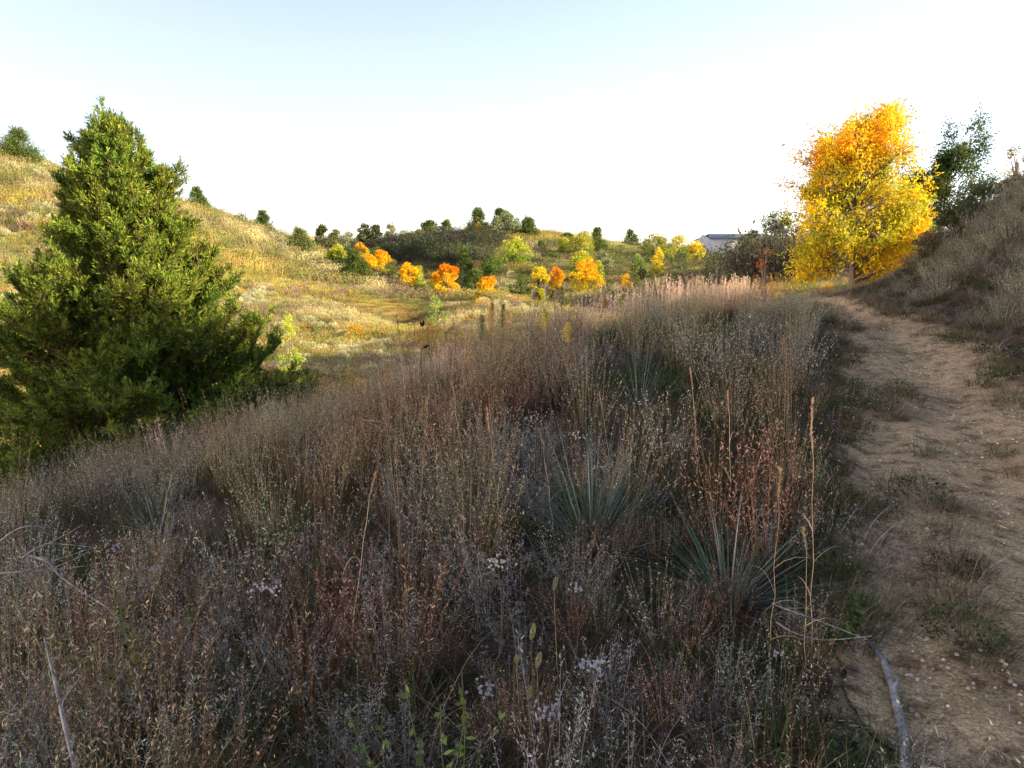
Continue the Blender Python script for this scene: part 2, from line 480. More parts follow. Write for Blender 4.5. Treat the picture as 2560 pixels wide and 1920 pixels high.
# ---------------------------------------------------------------- ground and path
def build_ground():
    n = 560
    s = np.linspace(-1, 1, n)
    def warp(s, c): return c * np.sinh(s * np.arcsinh(4200 / c))
    gx = warp(s, 6.0); gy = 8 + warp(s, 7.0)
    X, Y = np.meshgrid(gx, gy)
    Z = gz(X, Y) - .03 * ((np.abs(path_coord(X, Y)) < .93) & (Y < 29) & (Y > -7.5))
    v = np.stack([X, Y, Z], -1).reshape(-1, 3)
    i = np.arange(n - 1)[:, None] * n + np.arange(n - 1)[None]
    f = np.stack([i, i + 1, i + n + 1, i + n], -1).reshape(-1, 4)
    x, y = v[:, 0], v[:, 1]
    pc = np.abs(path_coord(x, y))
    dirt = np.clip(.5 + (1.0 - pc) * 1.6, 0, 1) * (y < 34) * (y > -12)
    r = np.hypot(x, y)
    far = np.clip((r - 17) / 10, 0, 1)
    c = np.stack([dirt, far, np.zeros_like(far)], 1)
    o = Geo().add(v, f, c).obj("ground", M_GROUND, smooth=True)
    o["kind"] = "structure"
    # the trodden strip itself, a thin sheet over the soil
    ys = np.arange(-8, 30, .09); k = 40
    l = np.interp(ys, _PY, _PL) + (fbm(ys * 0 + 3.1, ys * 1.6, 5) - .5) * .5
    rr = np.interp(ys, _PY, _PR) + (fbm(ys * 0 + 9.1, ys * 1.3, 6) - .5) * .6
    t = np.linspace(0, 1, k)
    PX = l[:, None] * (1 - t) + rr[:, None] * t; PYy = np.repeat(ys[:, None], k, 1)
    PZ = gz(PX, PYy) + .012 + (fbm(PX * 9, PYy * 9, 31) - .5) * .016
    v = np.stack([PX, PYy, PZ], -1).reshape(-1, 3); m = len(ys)
    i = np.arange(m - 1)[:, None] * k + np.arange(k - 1)[None]
    f = np.stack([i, i + 1, i + k + 1, i + k], -1).reshape(-1, 4)
    pc = np.abs(path_coord(v[:, 0], v[:, 1]))
    c = np.stack([np.clip(.5 + (1.0 - pc) * 1.6, 0, 1), pc * 0, pc * 0], 1)
    p = Geo().add(v, f, c).obj("path", M_GROUND, smooth=True)
    p["kind"] = "structure"
build_ground()

# ---------------------------------------------------------------- clump meshes for the grassland
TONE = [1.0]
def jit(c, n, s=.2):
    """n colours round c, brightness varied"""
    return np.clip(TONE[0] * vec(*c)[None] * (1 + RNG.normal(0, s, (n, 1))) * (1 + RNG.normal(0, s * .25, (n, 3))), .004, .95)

def clump_bluestem(seed, hue):
    reseed(seed); g = Geo()
    n = 46; a = U(0, 2 * math.pi, n); r = np.sqrt(U(0, 1, n)) * .10
    p = np.stack([np.cos(a) * r, np.sin(a) * r, np.full(n, -.03)], 1)
    base = dict(rust=(.20, .11, .045), straw=(.26, .22, .09), mauve=(.14, .15, .07))[hue]
    top = dict(rust=(.40, .23, .13), straw=(.56, .46, .26), mauve=(.35, .34, .20))[hue]
    L = U(.5, .92, n)
    P = blades(g, p, a + U(-.5, .5, n), U(.0, .30, n), L, U(.0028, .0042, n), jit(base, n) * .6, jit(top, n), 6, U(.0, .35, n), .07)  # stems coloured darker at the foot, painting the shade deep in the grass
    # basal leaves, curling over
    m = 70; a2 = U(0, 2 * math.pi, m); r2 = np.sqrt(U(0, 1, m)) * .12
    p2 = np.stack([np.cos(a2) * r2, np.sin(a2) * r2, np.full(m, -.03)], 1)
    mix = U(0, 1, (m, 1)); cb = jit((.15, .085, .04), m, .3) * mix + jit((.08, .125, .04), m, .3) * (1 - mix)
    blades(g, p2, a2 + U(-.8, .8, m), U(.1, .6, m), U(.18, .48, m), U(.003, .005, m), cb * .5, cb * 1.5, 5, U(.5, 1.8, m), .1)  # leaf feet darkened too, shade between stems put into the colour
    # seed tufts up the stems
    k = 19
    t = U(.42, 1.0, n * k)
    i = np.repeat(np.arange(n), k)
    x = t * 6; j = np.minimum(x.astype(int), 5); f = (x - j)[:, None]
    q = P[i, j] * (1 - f) + P[i, j + 1] * f
    d = np.stack([RNG.normal(0, .6, n * k), RNG.normal(0, .6, n * k), U(.3, 1.3, n * k)], 1)
    fl = dict(rust=(.56, .38, .25), straw=(.64, .54, .34), mauve=(.63, .61, .48))[hue]
    leaves(g, q, d, U(.008, .024, n * k), U(.003, .0062, n * k), jit(fl, n * k, .5))
    return g.mesh("clump", M_GRASS)

def clump_sage(seed):
    reseed(seed); g = Geo()
    n = 14; a = U(0, 2 * math.pi, n); r = U(0, .12, n)
    p = np.stack([np.cos(a) * r, np.sin(a) * r, np.full(n, -.02)], 1)
    P = blades(g, p, a, U(.05, .5, n), U(.28, .6, n), .004, (.13, .10, .08), (.28, .27, .25), 5, U(-.2, .4, n), .15)
    k = 60; i = np.repeat(np.arange(n), k); t = U(.25, 1, n * k); x = t * 5; j = np.minimum(x.astype(int), 4); f = (x - j)[:, None]
    q = P[i, j] * (1 - f) + P[i, j + 1] * f + RNG.normal(0, .010, (n * k, 3))
    d = RNG.normal(0, .8, (n * k, 3)) + vec(0, 0, .6)
    leaves(g, q, d, U(.008, .026, n * k), U(.003, .0065, n * k), jit((.50, .50, .44), n * k, .25) * (.35 + .65 * t[:, None]))
    return g.mesh("clump", M_GRASS)

def clump_green(seed, L0=.16, L1=.42, c=(.085, .15, .04)):
    reseed(seed); g = Geo()
    n = 120; a = U(0, 2 * math.pi, n); r = np.sqrt(U(0, 1, n)) * .16
    p = np.stack([np.cos(a) * r, np.sin(a) * r, np.full(n, -.02)], 1)
    cc = jit(c, n, .3); dry = U(0, 1, n) < .3; cc[dry] = jit((.26, .19, .11), dry.sum(), .3)
    blades(g, p, a + U(-1, 1, n), U(.05, .6, n), U(L0, L1, n), U(.003, .006, n), cc * .7, cc * 1.3, 5, U(.3, 1.6, n), .1)
    return g.mesh("clump", M_GRASS)

def clump_tangle(seed):
    reseed(seed); g = Geo()
    n = 64; a = U(0, 2 * math.pi, n); r = np.sqrt(U(0, 1, n)) * .2
    p = np.stack([np.cos(a) * r, np.sin(a) * r, np.full(n, -.02)], 1)
    cc = jit((.22, .165, .12), n, .35); w = U(0, 1, n) < .2; cc[w] = jit((.46, .40, .34), w.sum(), .2)
    blades(g, p, a + U(-2, 2, n), U(.1, .9, n), U(.25, .75, n), U(.0022, .004, n), cc, cc * 1.1, 8, U(1.0, 3.6, n), .16)
    m = 120
    q = np.stack([RNG.normal(0, .16, m), RNG.normal(0, .16, m), np.abs(RNG.normal(0, .10, m))], 1)
    leaves(g, q, RNG.normal(0, 1, (m, 3)), U(.02, .06, m), U(.003, .008, m), jit((.12, .085, .06), m, .4))
    return g.mesh("clump", M_GRASS)

def clump_herb(seed):
    """low leafy weed"""
    reseed(seed); g = Geo()
    n = 260; a = U(0, 2 * math.pi, n); r = np.sqrt(U(0, 1, n)) * .22; h = U(0, .26, n) * (1 - r / .3)
    p = np.stack([np.cos(a) * r, np.sin(a) * r, h], 1)
    leaves(g, p, np.stack([np.cos(a), np.sin(a), U(-.3, 1.0, n)], 1) + RNG.normal(0, .4, (n, 3)), U(.015, .045, n), U(.008, .02, n), jit((.055, .085, .032), n, .35))
    m = 30
    blades(g, p[:m] * vec(1, 1, 0), a[:m], U(.1, .6, m), U(.15, .35, m), .003, jit((.10, .07, .04), m), jit((.2, .15, .09), m), 4, .4, .1)
    return g.mesh("clump", M_GRASS)

def clump_stalks(seed):
    """a few tall thin grass stems standing above the rest"""
    reseed(seed); g = Geo()
    n = 9; a = U(0, 2 * math.pi, n); r = U(0, .14, n)
    p = np.stack([np.cos(a) * r, np.sin(a) * r, np.full(n, -.02)], 1)
    P = blades(g, p, a, U(.0, .22, n), U(.8, 1.25, n), U(.0032, .005, n), jit((.34, .25, .13), n), jit((.55, .43, .28), n), 8, U(0, .25, n), .04)
    k = 26; i = np.repeat(np.arange(n), k); t = U(.78, 1, n * k); x = t * 8; j = np.minimum(x.astype(int), 7); f = (x - j)[:, None]
    q = P[i, j] * (1 - f) + P[i, j + 1] * f
    leaves(g, q, np.stack([RNG.normal(0, .35, n * k), RNG.normal(0, .35, n * k), np.ones(n * k)], 1), U(.015, .035, n * k), U(.004, .007, n * k), jit((.45, .30, .17), n * k, .25))
    return g.mesh("clump", M_GRASS)

def clump_hill(seed, big=1.0, tone=1.0):
    """a square metre or so of hillside grass; neutral tones, the hillside's patches give the hue"""
    reseed(seed); g = Geo()
    n = 150; a = U(0, 2 * math.pi, n); r = np.sqrt(U(0, 1, n)) * .75 * big
    p = np.stack([np.cos(a) * r, np.sin(a) * r, np.full(n, -.05)], 1)
    b = jit((1, 1, 1), n, .28)
    blades(g, p, U(0, 6.28, n), U(0, .5, n), U(.22, .62, n) * big, U(.014, .03, n) * big, b * .75 * tone, b * 1.15 * tone, 3, U(.1, 1.0, n), .1)
    k = 240; a = U(0, 2 * math.pi, k); r = np.sqrt(U(0, 1, k)) * .7 * big
    q = np.stack([np.cos(a) * r, np.sin(a) * r, U(.1, .5, k) * big], 1)
    leaves(g, q, RNG.normal(0, .6, (k, 3)) + vec(0, 0, .6), U(.04, .10, k) * big, U(.015, .035, k) * big, jit((1.05, 1.05, 1.05), k, .3) * tone)
    return g.mesh("clump", M_HILL)

def clump_bushlet(seed, c, c2, size=1.0, mat=None):
    reseed(seed); g = Geo()
    k = 700; th = U(0, 2 * math.pi, k); ph = np.arccos(U(0, 1, k)); r = U(.45, 1, k) ** .6 * .5
    r = r * (1 + .25 * np.sin(th * 3 + seed) * np.sin(ph * 2))
    q = np.stack([np.cos(th) * np.sin(ph) * r, np.sin(th) * np.sin(ph) * r, np.cos(ph) * r * .95 + .02], 1) * size
    mix = U(0, 1, (k, 1))
    leaves(g, q, unit(q) + RNG.normal(0, .5, (k, 3)) + vec(0, 0, .5), U(.05, .11, k) * size, U(.02, .045, k) * size, jit(c, k, .25) * mix + jit(c2, k, .25) * (1 - mix))
    m = 40; a = U(0, 2 * math.pi, m)
    p = np.stack([np.cos(a) * .05, np.sin(a) * .05, np.zeros(m)], 1)
    blades(g, p, a, U(.1, .9, m), U(.3, .65, m) * size, .012 * size, (.06, .045, .035), (.14, .11, .09), 4, .1, .1)
    return g.mesh("clump", mat or M_GRASS)

def clump_thicket(seed, c, c2):
    """twiggy leafless scrub about two metres across"""
    reseed(seed); g = Geo()
    m = 260; a = U(0, 2 * math.pi, m); r = np.sqrt(U(0, 1, m)) * .7
    p = np.stack([np.cos(a) * r, np.sin(a) * r, np.full(m, -.1)], 1)
    P = blades(g, p, a, U(.0, .6, m), U(.7, 1.7, m), U(.012, .03, m), (.07, .05, .045), (.16, .12, .11), 5, U(-.2, .5, m), .22)
    k = 7; i = np.repeat(np.arange(m), k); j = RNG.integers(2, 6, m * k)
    q = P[i, j] + RNG.normal(0, .07, (m * k, 3)); mix = U(0, 1, (m * k, 1))
    leaves(g, q, RNG.normal(0, .6, (m * k, 3)) + vec(0, 0, .5), U(.06, .16, m * k), U(.025, .06, m * k), jit(c, m * k, .3) * mix + jit(c2, m * k, .3) * (1 - mix))
    return g.mesh("clump", M_GRASS)

def grid_points(x0, x1, y0, y1, step):
    X, Y = np.meshgrid(np.arange(x0, x1, step), np.arange(y0, y1, step))
    x = X.ravel() + U(-.5, .5, X.size) * step; y = Y.ravel() + U(-.5, .5, X.size) * step
    return x, y

def in_view(x, y, m=.12):
    return np.abs(x) < (y + 1.2) * (.68 + m)

# ---- foreground slope and bank
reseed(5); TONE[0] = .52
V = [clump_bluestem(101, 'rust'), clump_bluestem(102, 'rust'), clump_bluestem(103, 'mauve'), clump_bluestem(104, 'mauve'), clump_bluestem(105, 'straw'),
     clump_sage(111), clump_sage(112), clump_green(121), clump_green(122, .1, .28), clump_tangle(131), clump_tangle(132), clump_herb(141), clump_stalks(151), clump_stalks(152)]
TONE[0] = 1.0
reseed(6)
x, y = grid_points(-17, 22, -3, 21.5, .25)
keep = in_view(x, y, .3) & (np.hypot(x, y) > 1.75)
pc = path_coord(x, y); apc = np.abs(pc)
keep &= (apc > 1.02) | (y > 22)
keep &= ~((x > 1.27) & (x < 1.6) & (y > 1.9) & (y < 3.35))
YUC = [hit(592, 560), hit(728, 612), hit(158, 540), hit(50, 785), hit(640, 415)]
for yx, yy, _ in YUC[:2]: keep &= (np.hypot(x - yx, y - yy) > .36)
x, y, pc = x[keep], y[keep], pc[keep]; n = len(x)
kn = fbm(x * .45, y * .45, 21); k2 = fbm(x * .9, y * .9, 22); k3 = fbm(x * .35 + 5, y * .35, 23); rr = U(0, 1, n)
idx = np.where(kn > .57, RNG.integers(0, 2, n), RNG.integers(2, 4, n))
idx = np.where((k2 > .60), 4, idx)
idx = np.where((k3 > .58) & (rr < .50), RNG.integers(5, 7, n), idx)
idx = np.where((k2 < .40) & (rr > .45), RNG.integers(9, 11, n), idx)
idx = np.where((kn < .40) & (rr < .6), 7, idx); idx = np.where((kn > .44) & (kn < .50) & (rr < .22), 11, idx)
idx = np.where(rr < .06, RNG.integers(5, 7, n), idx)
idx = np.where((rr > .10) & (rr < .22), RNG.integers(9, 11, n), idx)
idx = np.where((rr > .22) & (rr < .25), 11, idx)
green = (x > .5 + y * .05) & (fbm(x * .8, y * .8, 29) > .38) & (rr < .58); idx = np.where(green, RNG.choice([7, 7, 8, 11], n), idx)
idx = np.where((rr > .5) & (rr < .61), 7, idx); idx = np.where((x < .5) & (fbm(x * .6, y * .6, 35) > .60) & (rr < .6), 7, idx); idx = np.where((rr > .58) & (rr < .66), 4, idx)
idx = np.where(rr > .945, RNG.integers(12, 14, n), idx)
edge = (np.abs(pc) < 1.38)
idx = np.where(edge & (rr < .5), 7, idx); idx = np.where(edge & (rr >= .5) & (rr < .75), 8, idx); idx = np.where(edge & (rr > .85), 9, idx)
bank = pc > 1.0; idx = np.where(bank & (idx < 2), 3, idx)
idx = np.where(bank & (idx == 12), 6, idx); idx = np.where(bank & (rr > .72), RNG.integers(5, 7, n), idx)
idx = np.where(bank & (rr > .60) & (rr < .72), 9, idx)
s = U(.62, 1.08, n) * (.62 + .56 * fbm(x * .55, y * .55, 24))
s = s * np.where((x > 2.5) & (pc < 0), np.interp(y, [8, 13, 18], [1, .85, .55]), 1.0)
s = s * np.interp(y, [3.5, 7], [1.16, 1.0]); s = np.where(edge, s * .62, s); s = np.where(bank, s * .66, s)
s = np.where((y < 3.0) & (idx > 11), s * .6, s)
for yx, yy, _ in YUC[:3]:
    fr = y / yy; s = np.where((np.abs(x - yx * fr) < .42) & (y < yy) & (y > yy - 1.1), s * .52, s)
z = gz(x, y)
# the open hollow close to the camera where only dark tangle grows
d = np.hypot((x - .15) / .42, (y - 3.0) / .4)
hol = (d < 1) & (rr < .75); idx = np.where(hol, 10, idx); s = np.where(hol, s * .55, s)
scl = np.stack([s * U(.9, 1.3, n), s * U(.9, 1.3, n), s], 1)
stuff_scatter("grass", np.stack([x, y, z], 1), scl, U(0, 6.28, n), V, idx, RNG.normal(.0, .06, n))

# ---- dense dark undergrowth close to the camera
reseed(13)
x, y = grid_points(-3.6, 3, 1.5, 5.2, .16); pc = path_coord(x, y); k = (pc < -1.1) & (np.hypot(x, y) > 1.7) & ~((x > 1.27) & (x < 1.6) & (y > 1.9) & (y < 3.3)); x, y = x[k], y[k]; n = len(x)
s = U(.35, .75, n); idx = RNG.choice([5, 6, 7, 8, 9, 10, 10, 11, 11, 7, 1, 3], n); s = np.where(idx < 4, s * .75, s)
stuff_scatter("undergrowth", np.stack([x, y, gz(x, y)], 1), np.stack([s * 1.2, s * 1.2, s], 1), U(0, 6.28, n), V, idx, RNG.normal(0, .12, n))

# ---- tall pale plumes along the crest, high enough to catch the sun
def clump_plume(seed):
    reseed(seed); g = Geo(); n = 16; a = U(0, 6.28, n); r = U(0, .16, n)
    p = np.stack([np.cos(a) * r, np.sin(a) * r, np.full(n, -.02)], 1)
    P = blades(g, p, a, U(.0, .16, n), U(.75, 1.15, n), .006, (.20, .13, .08), jit((.5, .36, .25), n), 8, U(0, .25, n), .04)
    k = 46; i = np.repeat(np.arange(n), k); t = U(.62, 1, n * k); xx = t * 8; j = np.minimum(xx.astype(int), 7); f = (xx - j)[:, None]
    q = P[i, j] * (1 - f) + P[i, j + 1] * f + RNG.normal(0, .009, (n * k, 3))
    leaves(g, q, np.stack([RNG.normal(0, .4, n * k), RNG.normal(0, .4, n * k), np.ones(n * k)], 1), U(.02, .045, n * k), U(.006, .012, n * k), jit((.56, .41, .31), n * k, .25))
    return g.mesh("clump", M_GRASS)
reseed(14)
q = [(U(.6, 3.9), U(11.9, 14.2)) for _ in range(60)] + [(U(-2.6, -.4), U(10.6, 13.4)) for _ in range(60)] + [(U(-4.6, -2.6), U(9.8, 12.5)) for _ in range(22)]
q = np.array(q); x, y = q[:, 0], q[:, 1]; n = len(x); s = U(.5, .84, n) * np.where(x > 3, .8, 1)
stuff_scatter("crest_plumes", np.stack([x, y, gz(x, y)], 1), np.stack([s, s, s], 1), U(0, 6.28, n), [clump_plume(171), clump_plume(172), clump_plume(173)], RNG.integers(0, 3, n), RNG.normal(0, .06, n))

# ---- rough growth on the bank right of the path
reseed(12)
x, y = grid_points(3, 22, 3, 22, .24); pc = path_coord(x, y); k = (pc > 1.25) & in_view(x, y, .2); x, y, pc = x[k], y[k], pc[k]; n = len(x)
kn = fbm(x * .6, y * .6, 61); rr = U(0, 1, n)
idx = np.where(kn > .54, RNG.integers(2, 4, n), np.where(rr < .4, RNG.integers(9, 11, n), 8)); idx = np.where(rr > .74, 5, idx); idx = np.where((kn < .40) & (rr > .6), 11, idx)
s = U(.55, 1.0, n) * np.interp(pc, [1.2, 2.2], [.6, 1.0])
stuff_scatter("bank_grass", np.stack([x, y, gz(x, y)], 1), np.stack([s * 1.3, s * 1.3, s * .8], 1), U(0, 6.28, n), V, idx, RNG.normal(0, .08, n))

# ---- litter and sparse weeds on the path
reseed(7)
def clump_litter(seed):
    reseed(seed); g = Geo(); m = 42
    q = np.stack([U(-.3, .3, m), U(-.3, .3, m), U(.003, .012, m)], 1); a = U(0, 6.28, m)
    leaves(g, q, np.stack([np.cos(a), np.sin(a), U(-.05, .12, m)], 1), U(.02, .11, m), U(.002, .005, m), jit((.36, .28, .19), m, .4))
    return g.mesh("clump", M_GRASS)
def clump_stone(seed):
    reseed(seed); g = Geo()
    for k in range(26):
        c = vec(U(-.3, .3), U(-.3, .3), .002); r = U(.003, .013)
        th = np.arange(6) * math.pi / 3 + U(0, 1)
        b = np.stack([np.cos(th) * r * U(.7, 1.2, 6), np.sin(th) * r * U(.7, 1.2, 6), np.zeros(6)], 1)
        t = b * vec(.6, .6, 0) + vec(0, 0, r * .8)
        v = np.concatenate([b, t]) + c
        f = [[i, (i + 1) % 6, 6 + (i + 1) % 6, 6 + i] for i in range(6)] + [[6, 7, 8, 9], [9, 10, 11, 6]]
        g.add(v, f, jit((.40, .33, .25), 1, .3))
    return g.mesh("clump", M_GRASS)
x, y = grid_points(.6, 9.5, 1.8, 19, .3)
pc = path_coord(x, y); k = (np.abs(pc) < 1.15); x, y = x[k], y[k]; n = len(x)
stuff_scatter("path_litter", np.stack([x, y, gz(x, y) + .016], 1), np.ones((n, 3)) * U(.7, 1.3, (n, 1)), U(0, 6.28, n),
              [clump_litter(1), clump_litter(2), clump_stone(3), clump_stone(4), clump_stone(5)], RNG.integers(0, 5, n))
x, y = grid_points(.6, 9.5, 1.8, 19, .11)
pc = path_coord(x, y)
mid = np.exp(-((pc + .50 + .06 * np.sin(y * 1.3)) / .10) ** 2) * (y < 8.5) * 1.0 + np.exp(-((np.abs(pc) - 1.02) / .20) ** 2) * .75
k = (np.abs(pc) < 1.15) & (U(0, 1, len(x)) < mid * (fbm(x * 1.6, y * 1.6, 40) > .42) * .8 + .012)
k &= ~((np.abs(x - 1.42) < .26) & (y < 3.35))
x, y = x[k], y[k]; n = len(x)
stuff_scatter("path_weeds", np.stack([x, y, gz(x, y)], 1), np.ones((n, 3)) * U(.45, 1.0, (n, 1)), U(0, 6.28, n),
              [clump_green(201, .08, .3, (.08, .085, .038)), clump_herb(202), clump_green(203, .1, .3, (.12, .10, .05)), clump_tangle(204)], RNG.choice([0, 0, 2, 2, 3, 1], n))

# ---- valley and hills
reseed(8)
x1, y1 = grid_points(-60, 34, 15.5, 62, .62); k = in_view(x1, y1, .18); x1, y1 = x1[k], y1[k]
x2, y2 = grid_points(-110, 110, 62, 175, 1.15); k = in_view(x2, y2, .12); x2, y2 = x2[k], y2[k]
x = np.concatenate([x1, x2]); y = np.concatenate([y1, y2]); n = len(x)
k = ~((x > 2) & (y < 21.5)) & ~((np.abs(path_coord(x, y)) < 1.6) & (y < 24)) & ~((x > 6) & (y < 27) & (U(0, 1, n) < .5)) & ~((np.hypot(x - 9.6, y - 23.5) < .8)); x, y = x[k], y[k]; n = len(x)
sc = np.where(y > 62, 1.75, 1.0) * U(.75, 1.15, n); rr = U(0, 1, n)
cream = fbm(x * .13, y * .13 * 1.5, 51) ; low = fbm(x * .09, y * .09, 52)
idx = RNG.integers(0, 4, n)
idx = np.where((cream > .56) & (rr < .42), 4, idx)
idx = np.where((rr > .90), 5, idx); gl = (x > -10) & (x < -3) & (y > 22) & (y < 31); idx = np.where(gl & (rr < .45), 7, idx)
idx = np.where((low < .40) & (rr > .70) & (y < 75), 6, idx)
idx = np.where((rr > .955) & (y < 60), 7, idx)
sc = np.where(idx >= 4, sc * .9, sc); sc = np.where((x > 4) & (y < 30), sc * .6, sc); sc = np.where((x > 20) & (y > 90), sc * .4, sc)
# short grazed turf in the little hollow
hx, hy, _ = hit(430, 316); turf = (np.hypot((x - hx) / 6.5, (y - hy) / 6) < 1)
idx = np.where(turf, RNG.integers(0, 4, n), idx); zs = np.where(turf, .35, 1.0)
VH = [clump_hill(301), clump_hill(302), clump_hill(303, 1, .8), clump_hill(304, 1, 1.2),
      clump_bushlet(311, (.58, .54, .38), (.42, .44, .22), .8), clump_bushlet(312, (.14, .17, .06), (.22, .20, .08), .9),
      clump_bushlet(313, (.23, .17, .14), (.32, .22, .15), 1.1), clump_bushlet(314, (.55, .30, .05), (.40, .30, .07), 1.0)]
stuff_scatter("hill_grass", np.stack([x, y, gz(x, y)], 1), np.stack([sc, sc, sc * zs], 1), U(0, 6.28, n), VH, idx)

# ---- dark thickets
reseed(9)
TH = [clump_thicket(401, (.05, .07, .035), (.075, .07, .05)), clump_thicket(402, (.05, .075, .03), (.09, .11, .045)), clump_thicket(403, (.15, .18, .06), (.09, .11, .04)),
      clump_thicket(404, (.09, .07, .06), (.06, .065, .045)), clump_thicket(405, (.30, .34, .06), (.20, .26, .06)), clump_thicket(406, (.44, .32, .05), (.26, .22, .06))]
pts = []; scs = []; ids = []
def thicket(u0, u1, v0, v1, n, s, ii, cond=None):
    for _ in range(n):
        u, v = U(u0, u1), U(v0, v1)
        if cond and not cond(u, v): continue
        X, Y, Z = hit(u, v)
        if Y > 220: continue
        pts.append((X, Y, Z)); q = s * U(.7, 1.25); scs.append((q * 1.2, q * 1.2, q)); ids.append(ii[int(RNG.integers(0, len(ii)))])
thicket(338, 480, 243, 268, 170, 1.5, (0, 1, 1, 3), lambda u, v: v < 268 - (480 - u) * .05)
thicket(480, 500, 240, 262, 14, 1.3, (0, 1))
thicket(385, 475, 258, 276, 40, .8, (0, 3, 1))
thicket(600, 700, 252, 264, 44, .9, (0, 1, 2, 3))
thicket(560, 700, 272, 292, 34, .4, (1, 2, 3))
thicket(700, 762, 266, 286, 70, .8, (0, 0, 3, 1))
thicket(756, 815, 252, 284, 150, 1.25, (0, 0, 3, 1))
thicket(470, 545, 266, 300, 30, .7, (1, 2))
thicket(430, 700, 258, 302, 120, .66, (2, 1, 2, 4, 5))
thicket(345, 470, 262, 290, 26, .55, (4, 2, 5))
thicket(600, 700, 246, 270, 50, .85, (4, 2, 4))
thicket(600, 700, 262, 286, 70, .8, (1, 2, 0))
thicket(700, 770, 268, 288, 50, .55, (0, 3, 3))
thicket(325, 345, 240, 262, 14, 1.0, (3, 1))
thicket(545, 600, 246, 262, 16, .8, (2, 1))
thicket(640, 720, 246, 252, 30, 1.0, (2, 1))
thicket(470, 600, 262, 300, 26, .55, (2, 1, 3))
n = len(pts)
stuff_scatter("scrub", np.array(pts) - vec(0, 0, .1), np.array(scs), U(0, 6.28, n), TH, ids)

# ---------------------------------------------------------------- trees and shrubs on the hills
def crown_cedar(g, h, w, n, ls, c0, c1, lean=0.0, base=.03):
    """cone of upward feathery sprays with an uneven outline"""
    nc = 90
    t = U(0, 1, nc) ** 1.25; az = U(0, 2 * math.pi, nc)
    R = w / 2 * (1 - t) ** .82 * 1.08 * (.72 + .28 * np.minimum(1, (t + .06) / .16)) * U(.72, 1.12, nc)
    ctr = np.stack([np.cos(az) * R + lean * t * h, np.sin(az) * R, (base + t * (1 - base) * .93) * h], 1)
    i = RNG.integers(0, nc, n)
    out = np.stack([np.cos(az[i]), np.sin(az[i]), U(.5, 1.6, n)], 1)
    s = U(0, 1, n)
    inner = U(0, 1, n) ** .7
    p = ctr[i] * np.stack([inner, inner, np.ones(n)], 1) + RNG.normal(0, 1, (n, 3)) * (w * .045) + unit(out) * (s * w * .10)[:, None]
    p[:, 2] = np.maximum(p[:, 2], .02 * h)
    m = U(0, 1, (n, 1))
    leaves(g, p, out + RNG.normal(0, .5, (n, 3)), U(.7, 1.5, n) * ls, U(.25, .45, n) * ls, jit(c0, n, .25) * m + jit(c1, n, .25) * (1 - m))
    k = 120                                                           # leader
    t = U(.8, 1, k)
    leaves(g, np.stack([RNG.normal(0, .02 * w, k) * (1.4 - t) + lean * t * h, RNG.normal(0, .02 * w, k), t * h * .97], 1), np.stack([RNG.normal(0, .5, k), RNG.normal(0, .5, k), np.ones(k)], 1), ls, ls * .3, jit(c0, k))

def crown_broad(g, h, w, n, ls, cols, base=.10, blobs=34, gap=.0):
    """rounded crown built of leaf clumps; cols run from the bottom to the top"""
    az = U(0, 2 * math.pi, blobs); t = U(0, 1, blobs)
    R = w / 2 * np.sqrt(np.clip(1 - (2 * t - .9) ** 2 * .85, .05, 1)) * U(.30, 1.0, blobs)
    ctr = np.stack([np.cos(az) * R, np.sin(az) * R, (base * .7 + t * (.95 - base * .7)) * h], 1)
    rad = w * U(.07, .19, blobs)
    i = RNG.integers(0, blobs, n)
    d = unit(RNG.normal(0, 1, (n, 3)))
    p = ctr[i] + d * (rad[i] * U(.25, 1.12, n) ** .6)[:, None] * vec(1, 1, .8)
    p[:, 2] = np.maximum(p[:, 2], .03 * h)
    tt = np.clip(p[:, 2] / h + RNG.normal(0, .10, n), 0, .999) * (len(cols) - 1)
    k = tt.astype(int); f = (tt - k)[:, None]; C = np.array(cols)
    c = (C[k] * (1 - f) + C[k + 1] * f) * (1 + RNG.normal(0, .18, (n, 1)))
    leaves(g, p, d + RNG.normal(0, .6, (n, 3)) - vec(0, 0, .2), U(.7, 1.4, n) * ls, U(.4, .7, n) * ls, np.clip(c, .01, .95))
    return ctr

def simple_trunk(g, h, r, ctrs, col=(.5, .5, .5)):
    P = curve_pts((0, 0, -.15), (U(-.06, .06), U(-.06, .06), 1), h * .85, 6, wob=.04)
    tube(g, P, np.linspace(r, r * .25, len(P)), col, 7)
    for c in ctrs:
        t = float(np.clip(c[2] / h * .75, .12, .85)); a, _ = interp_path(P, np.array([t])); a = a[0]
        m = (a + c) / 2 + vec(0, 0, .04 * h)
        tube(g, np.array([a, m, c]), [r * .4, r * .28, r * .1], col, 4)

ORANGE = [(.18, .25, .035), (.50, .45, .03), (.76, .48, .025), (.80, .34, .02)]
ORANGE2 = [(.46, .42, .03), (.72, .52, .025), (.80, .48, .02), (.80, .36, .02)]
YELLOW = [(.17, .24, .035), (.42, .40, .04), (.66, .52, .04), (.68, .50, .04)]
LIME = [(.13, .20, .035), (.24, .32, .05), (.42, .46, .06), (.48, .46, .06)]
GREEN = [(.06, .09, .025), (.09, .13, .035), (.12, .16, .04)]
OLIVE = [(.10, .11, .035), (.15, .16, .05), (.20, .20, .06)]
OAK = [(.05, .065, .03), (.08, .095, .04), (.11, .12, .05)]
PALE = [(.16, .19, .10), (.24, .27, .14), (.28, .30, .16)]

